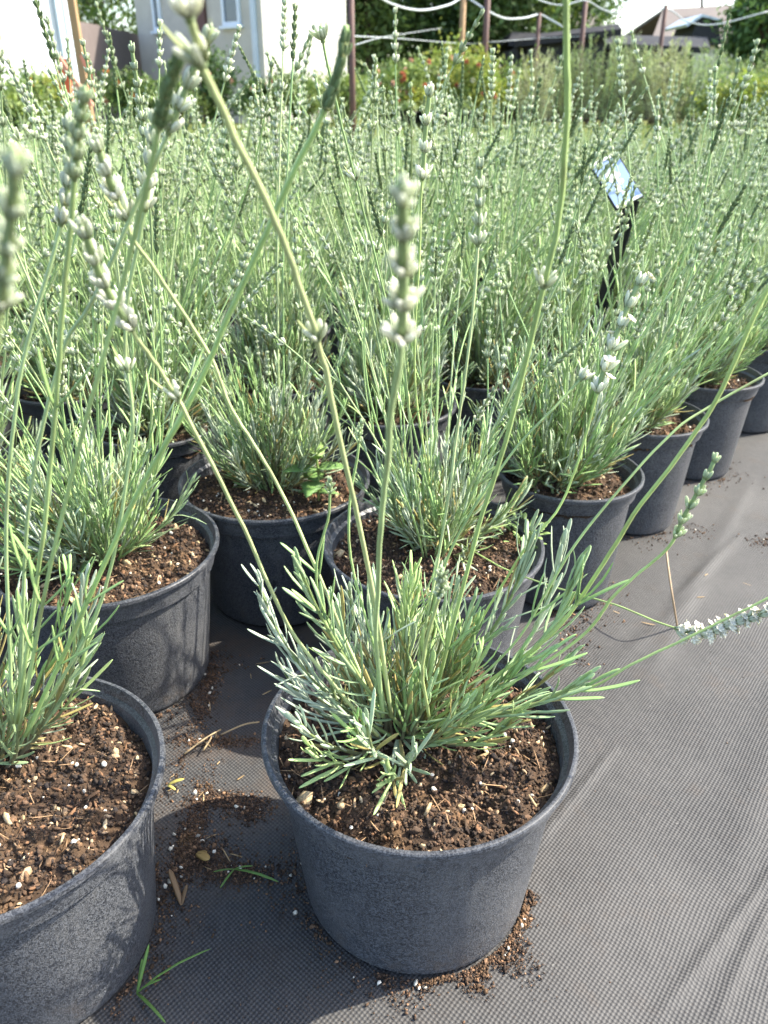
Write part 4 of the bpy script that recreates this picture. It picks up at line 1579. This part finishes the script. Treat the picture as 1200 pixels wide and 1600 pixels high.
# shed and far houses
def roof_house(name, label, cat, x0, x1, ye, yr, xr0, xr1, Y, mroof, mwall, depth, dorm=None):
    """eaves line at pixel height ye, ridge at yr"""
    root = empty(name)
    tag(root, label, cat)
    a, b = at(x0, ye[0], Y), at(x1, ye[1], Y)
    r0, r1 = at(xr0, yr[0], Y + depth / 2), at(xr1, yr[1], Y + depth / 2)
    back = np.array((0, depth, 0))
    mb = MB()
    th = np.array((0, 0, -.14))
    V = [a, b, r1, r0, a + back, b + back]
    V2 = [v + th for v in V]
    mb.add(V + V2, [[(0, 1, 2, 3), (3, 2, 5, 4), (0, 6, 7, 1), (4, 5, 11, 10), (7, 6, 9, 8), (8, 9, 10, 11), (0, 3, 9, 6), (1, 7, 8, 2), (3, 4, 10, 9), (2, 8, 11, 5)]], (.3, .3, .3))
    mb.build('roof', mroof, root, False)
    mb = MB()
    i_ = np.array((.25, .25, 0))
    za, zb = a[2] - .15, b[2] - .15
    w0, w1 = a + np.array((.3, .3, 0)), b + np.array((-.3, .3, 0))
    w2, w3 = w1 + np.array((0, depth - .6, 0)), w0 + np.array((0, depth - .6, 0))
    V = []
    for p, z in ((w0, za), (w1, zb), (w2, zb), (w3, za)):
        V.append((p[0], p[1], -.03))
    for p, z in ((w0, za), (w1, zb), (w2, zb), (w3, za)):
        V.append((p[0], p[1], z))
    mb.add(V, [[(0, 1, 5, 4), (1, 2, 6, 5), (2, 3, 7, 6), (3, 0, 4, 7)]], (.3, .3, .3))
    mb.build('wall', mwall, root, False)
    return root


roof_house('long_shed', 'long low dark-roofed shed behind the grey-green bushes', 'shed', 795, 1110, (62, 74), (50, 58), 800, 1105, 24, M_TAR, M_DARKW, 4)
roof_house('shed', 'nearer black-roofed shed gable with dark board wall', 'shed', 815, 972, (62, 45), (55, 37), 825, 965, 22.5, M_TAR, M_DARKW, 1.2)
roof_house('gabled_house', 'big house with pale brown sloping roof against the sky', 'house', 1018, 1165, (62, 66), (14, 8), 1036, 1142, 42, M_ROOF, M_BEIGE, 9)
h2 = roof_house('roofed_house', 'smaller pale brown roof half hidden by the tall dark trees', 'house', 880, 940, (44, 42), (10, 8), 888, 932, 40, M_ROOF, M_BEIGE, 8)
dm = empty('dark_shed', (0, 0, 0))
tag(dm, 'small dark lean-to with pale roof edge before the big sloping roof', 'shed')
mb = MB()
prism(mb, [at(1076, 70, 30), at(1128, 70, 30), at(1122, 30, 30), at(1092, 26, 30)], (0, 2, 0))
mb.build('wall', M_DARKW, dm, False)
mb = MB()
prism(mb, [at(1072, 38, 29.9), at(1098, 22, 29.9), at(1128, 30, 29.9), at(1128, 33, 29.9), at(1098, 26, 29.9), at(1073, 42, 29.9)], (0, 2.3, 0))
mb.build('roof', M_PIPE, dm, False)
ch = MB()
prism(ch, [at(1096, 12, 45), at(1099, 12, 45), at(1099, -2, 45), at(1096, -2, 45)], (0, .15, 0))
ch.build('chimney', M_RUST, next(o for o in COL.objects if o.name == 'gabled_house'), False)


# ---- trees and shrubs
def crown_leaves(mb, c, rad, n, size, cols, clump=34, spread=.28, shell=.55, up=.0, elong=2.0):
    c = np.asarray(c, float)
    rad = np.asarray(rad, float)
    d = unit(R.normal(size=(clump, 3)))
    rr = shell + (1 - shell) * R.uniform(0, 1, clump)
    rr *= R.uniform(.75, 1.12, clump)
    cc = d * rr[:, None]
    k = R.integers(0, clump, n)
    tone = np.array(cols)[R.integers(0, len(cols), clump)] * R.uniform(.72, 1.25, (clump, 1))
    p = c + (cc[k] + R.normal(0, spread, (n, 3)) * R.uniform(.4, 1, (n, 1))) * rad
    p[:, 2] = np.maximum(p[:, 2], .05)
    dr = unit(R.normal(size=(n, 3)) + np.array((0, 0, up)))
    s = size * R.uniform(.6, 1.35, n)
    col = tone[k] * R.uniform(.8, 1.2, (n, 1))
    blades(mb, p, dr, R.normal(size=(n, 3)), s * elong, s * .5, R.normal(0, .15, n), col, col * 1.06, QUAD)


def tree(px, Y, H, rad, cz, n, size, cols, label, name='tree', trunk=.16, clump=40, group='trees behind the nursery'):
    b = at(px, 150, Y)
    root = empty(name, (b[0], b[1], 0))
    tag(root, label, 'tree', group)
    mb = MB()
    tube(mb, catmull([(0, 0, -.1), (.05, .02, cz * .5), (-.04, .05, cz), (.02, 0, H * .8)], 4), np.linspace(trunk, trunk * .25, 13), 10)
    for k in range(7):
        a = R.uniform(0, 2 * PI)
        z0 = R.uniform(.35, .75) * H
        e = np.array((math.cos(a) * rad[0] * .7, math.sin(a) * rad[1] * .7, min(H * .95, z0 + R.uniform(.1, .3) * H)))
        tube(mb, catmull([(0, 0, z0), e * .5 + np.array((0, 0, z0 * .5 + .1)), e], 3), np.linspace(trunk * .4, trunk * .08, 7), 6)
    mb.build('trunk', M_BARK, root)
    mb = MB()
    crown_leaves(mb, (0, 0, cz), rad, n, size, cols, clump)
    mb.build('crown', M_TREE, root)
    return root


GRN = [(.055, .10, .03), (.075, .135, .04), (.11, .18, .05), (.04, .075, .03)]
LGR = [(.13, .20, .055), (.17, .24, .07), (.10, .16, .05)]
tree(575, 30, 7, (2.6, 2.4, 2.6), 3.6, 15000, .095, GRN + LGR, 'broad mid green tree just right of the beige house')
tree(650, 33, 9, (3.0, 2.6, 3.6), 4.5, 15000, .10, GRN, 'tall dark green tree behind the pale hose')
tree(735, 31, 9, (2.6, 2.4, 3.4), 4.2, 15000, .095, GRN, 'dark tree behind the tan wooden trellis post')
tree(820, 29, 8, (2.6, 2.4, 3.0), 3.9, 15000, .095, LGR + GRN, 'lighter green tree over the left end of the dark shed')
tree(893, 44, 9, (1.9, 1.8, 3.8), 4.9, 15000, .10, GRN + LGR, 'last green tree before the open sky, behind the smaller roof')
tree(180, 36, 7, (5.0, 2.4, 3.0), 3.4, 16000, .10, GRN + LGR, 'wide green tree showing over the brown board fence')
tree(1178, 26, 3.6, (1.1, 1.0, 1.3), 2.1, 4500, .09, GRN, 'small dark tree at the right edge beside the big roof')
tree(1152, 30, 3.6, (.4, .4, 1.2), 2.6, 3500, .09, LGR, 'narrow greener tree in front of the big roof')
tree(520, 40, 7, (3.6, 2.4, 3.0), 3.2, 12000, .11, GRN, 'dark tree low behind the beige house corner')


def shrub(px, Y, H, rad, n, size, cols, label, name='shrub', flowers=None, nf=0, group=None, up=.8, pot=True):
    k_ = 1.0 if px < 110 else (1.22 if px < 545 else 1.4)
    Y, H, rad, size = Y * k_, .6 + (H - .6) * k_, rad * k_, size * (1 + (k_ - 1) * .5)
    b = at(px, 170, Y)
    root = empty(name, (b[0], b[1], 0))
    tag(root, label, 'shrub', group)
    mb = MB()
    for k in range(9):
        a = R.uniform(0, 2 * PI)
        e = np.array((math.cos(a) * rad * .7, math.sin(a) * rad * .7, H * R.uniform(.6, .95)))
        tube(mb, catmull([(0, 0, .02), e * .45 + np.array((0, 0, .1)), e], 3), np.linspace(.012, .004, 7), 5)
    mb.build('stem', M_BARK, root)
    mb = MB()
    crown_leaves(mb, (0, 0, H * .56), (rad, rad, H * .46), int(n * 1.3), size, cols, 20, .36, .3, up)
    mb.build('foliage', M_SHRUB, root)
    if pot:
        mb = MB()
        lathe(mb, [(.13, -.02), (.135, 0), (.165, .26), (.175, .265), (.175, .285), (.16, .285), (.15, .2), (.01, .2)], 24)
        mb.build('pot', M_BLK, root)
    if flowers:
        for k in range(nf):
            a = R.uniform(0, 2 * PI)
            z = H * R.uniform(.45, 1.0)
            p = np.array((math.cos(a) * rad * R.uniform(.4, .95), -abs(math.sin(a)) * rad * .95, z))
            mb = MB()
            m = 18
            d = unit(R.normal(size=(m, 3)) + np.array((0, -.4, .3)))
            c = np.array(flowers[k % len(flowers)])
            blades(mb, np.tile(p, (m, 1)), d, R.normal(size=(m, 3)), .06, .03, .2, c, c * 1.1, QUAD)
            mb.build('flower', M_SHRUB, root)
    return root


YEL = [(.38, .42, .10), (.30, .38, .10), (.43, .43, .12)]
SGR = [(.18, .25, .08), (.24, .30, .11), (.14, .21, .07)]
RED, PNK, ORG, WHT = (.48, .17, .12), (.62, .38, .33), (.52, .24, .10), (.8, .75, .65)
shrub(655, 14.0, 1.05, .42, 2600, .035, SGR + YEL[:1], 'green and yellow rose bush with red blooms left of the tan trellis post', flowers=[RED, PNK], nf=9, group='potted shrubs behind the bed')
shrub(702, 14.4, 1.25, .40, 2600, .035, YEL, 'bright yellow-leaved shrub left of the tan trellis post', flowers=[PNK, WHT], nf=6, group='potted shrubs behind the bed')
shrub(745, 13.8, 1.05, .38, 2600, .035, YEL + SGR[:1], 'yellow-leaved shrub with red blooms at the foot of the tan trellis post', flowers=[RED, RED, WHT], nf=8, group='potted shrubs behind the bed')
shrub(600, 13.6, .95, .42, 2600, .035, SGR, 'green rose bush with pale red blooms right of the dark brown post', flowers=[RED, PNK], nf=8, group='potted shrubs behind the bed')
shrub(535, 14.5, .85, .46, 2600, .035, SGR, 'plain green bush below the dark brown post', group='potted shrubs behind the bed')
shrub(470, 14.0, .85, .48, 2800, .035, SGR, 'plain green bush below the sunlit wall of the beige house', group='potted shrubs behind the bed')
shrub(405, 14.2, .80, .42, 2400, .035, SGR + GRN[:2], 'low green bush below the corner of the beige house', flowers=[PNK], nf=3, group='potted shrubs behind the bed')
shrub(345, 15.0, 1.15, .34, 2000, .035, GRN, 'dark bush with a pink bloom against the shaded house wall', flowers=[PNK, RED], nf=3, group='potted shrubs behind the bed')
shrub(275, 14.5, .8, .5, 2400, .035, SGR + GRN[:2], 'low green bush left below the shaded house wall', flowers=[ORG], nf=2, group='potted shrubs behind the bed')
shrub(205, 14.0, .95, .42, 2400, .035, SGR + GRN[:1], 'green bush with an orange bloom before the brown fence', flowers=[ORG, ORG, PNK], nf=5, group='potted shrubs behind the bed')
shrub(75, 13.0, .85, .42, 2400, .035, SGR + YEL[:1], 'yellowish green bush beside the orange stand', flowers=[ORG], nf=2, group='potted shrubs behind the bed')
shrub(30, 12.5, .75, .42, 2200, .035, SGR + GRN[:1], 'green bush at the left edge below the white house', group='potted shrubs behind the bed')
shrub(800, 14.8, 1.05, .40, 2400, .032, SGR + YEL[:1], 'yellow-green bush right of the dark brown steel post', flowers=[ORG], nf=2, group='potted shrubs behind the bed')
shrub(1165, 11.5, .80, .36, 2600, .03, YEL + SGR[:1], 'golden-leaved shrub at the right edge before the feathery bushes', group='potted shrubs behind the bed')
shrub(1120, 11.8, .75, .26, 1800, .03, SGR + YEL[:1], 'small yellow-green shrub with orange blooms left of the golden one', flowers=[ORG, PNK], nf=4, group='potted shrubs behind the bed')
shrub(1215, 12.0, .95, .36, 2200, .03, SGR, 'green shrub cut off by the right edge', group='potted shrubs behind the bed')

GREY = [(.27, .35, .18), (.32, .39, .22), (.24, .31, .16), (.34, .37, .23)]


def feathery(px, Y, H, rad, n, label):
    Y, H, rad, n = Y * 1.4, .42 + (H - .6) * 1.4, rad * 1.4, int(n * 1.4)
    b = at(px, 170, Y)
    root = empty('feathery_bush', (b[0], b[1], 0))
    tag(root, label, 'bush', 'feathery grey-green bushes behind the bed')
    st, lf = MB(), MB()
    tone = np.array(GREY)[R.integers(0, 4)]
    ns = 46
    for k in range(ns):
        a = R.uniform(0, 2 * PI)
        r0 = rad * math.sqrt(R.uniform(0, 1))
        h = H * R.uniform(.72, 1.08) * (1 - .25 * (r0 / rad) ** 2)
        p0 = np.array((r0 * .5 * math.cos(a), r0 * .5 * math.sin(a), 0))
        p1 = np.array((r0 * math.cos(a), r0 * math.sin(a), h))
        P = catmull([p0, (p0 + p1) / 2 + R.normal(0, .03, 3), p1], 4)
        tube(st, P, np.linspace(.008, .002, len(P)), 4)
        m = n // ns
        t = R.uniform(.1, 1, m)
        q = np.stack([np.interp(t, np.linspace(0, 1, len(P)), P[:, i]) for i in range(3)], -1)
        wdt = .10 * (1.05 - t)[:, None]
        d = R.normal(size=(m, 3)) * np.array((.6, .6, .3)) + np.array((0, 0, 1.0))
        c = tone * R.uniform(.75, 1.25, (m, 1)) * (1 + .2 * R.normal())
        blades(lf, q + R.normal(size=(m, 3)) * wdt * .35, d, R.normal(size=(m, 3)), R.uniform(.05, .12, m), .007, .1, c, c * 1.1, QUAD)
    st.build('stem', M_BARK, root)
    lf.build('foliage', M_SHRUB, root)


for (px, Y, H, rad, lab) in ((838, 13.5, 1.30, .42, 'leftmost feathery grey-green bush, below the black shed gable'),
                             (885, 14.0, 1.35, .45, 'feathery grey-green bush behind the tall bare stem'),
                             (935, 13.6, 1.50, .46, 'feathery grey-green bush in front of the black shed roof'),
                             (985, 13.8, 1.55, .46, 'tall feathery grey-green bush below the end of the shed'),
                             (1035, 13.4, 1.42, .46, 'feathery grey-green bush below the foot of the big roof'),
                             (1082, 13.8, 1.38, .46, 'feathery grey-green bush below the dark lean-to'),
                             (1130, 13.5, 1.30, .46, 'feathery grey-green bush behind the orange-flowered shrub'),
                             (1185, 13.8, 1.32, .48, 'rightmost feathery grey-green bush, behind the golden shrub')):
    feathery(px, Y, H, rad, 2600, lab)
# darker young lavenders in black pots at the far edge of the lawn
for k, px in enumerate((640, 668, 696, 724)):
    b = at(px, 150, 18.5)
    root = empty('potted_herb', (b[0], b[1], 0))
    tag(root, ['black pot of low herb below the red rose bush', 'black pot of low herb second of the dark row at the lawn edge', 'black pot of low herb third of the dark row at the lawn edge', 'black pot of low herb at the right end of the dark row'][k], 'potted plant', 'black pots at the lawn edge')
    mb = MB()
    lathe(mb, [(.17, -.03), (.175, 0), (.20, .26), (.21, .265), (.21, .28), (.195, .28), (.19, .23), (.01, .23)], 24)
    mb.build('pot', M_BLK, root)
    mb = MB()
    crown_leaves(mb, (0, 0, .36), (.2, .2, .13), 520, .028, SGR + GREY, 14, .3, .3, 1.0)
    mb.build('foliage', M_SHRUB, root)

# ------------------------------------------------------------------ take the prototypes out of the picture
for p in PROTO:
    for c in list(p.children):
        bpy.data.objects.remove(c)
    bpy.data.objects.remove(p)
print('lavenders', n_lav, 'objects', len(bpy.data.objects))
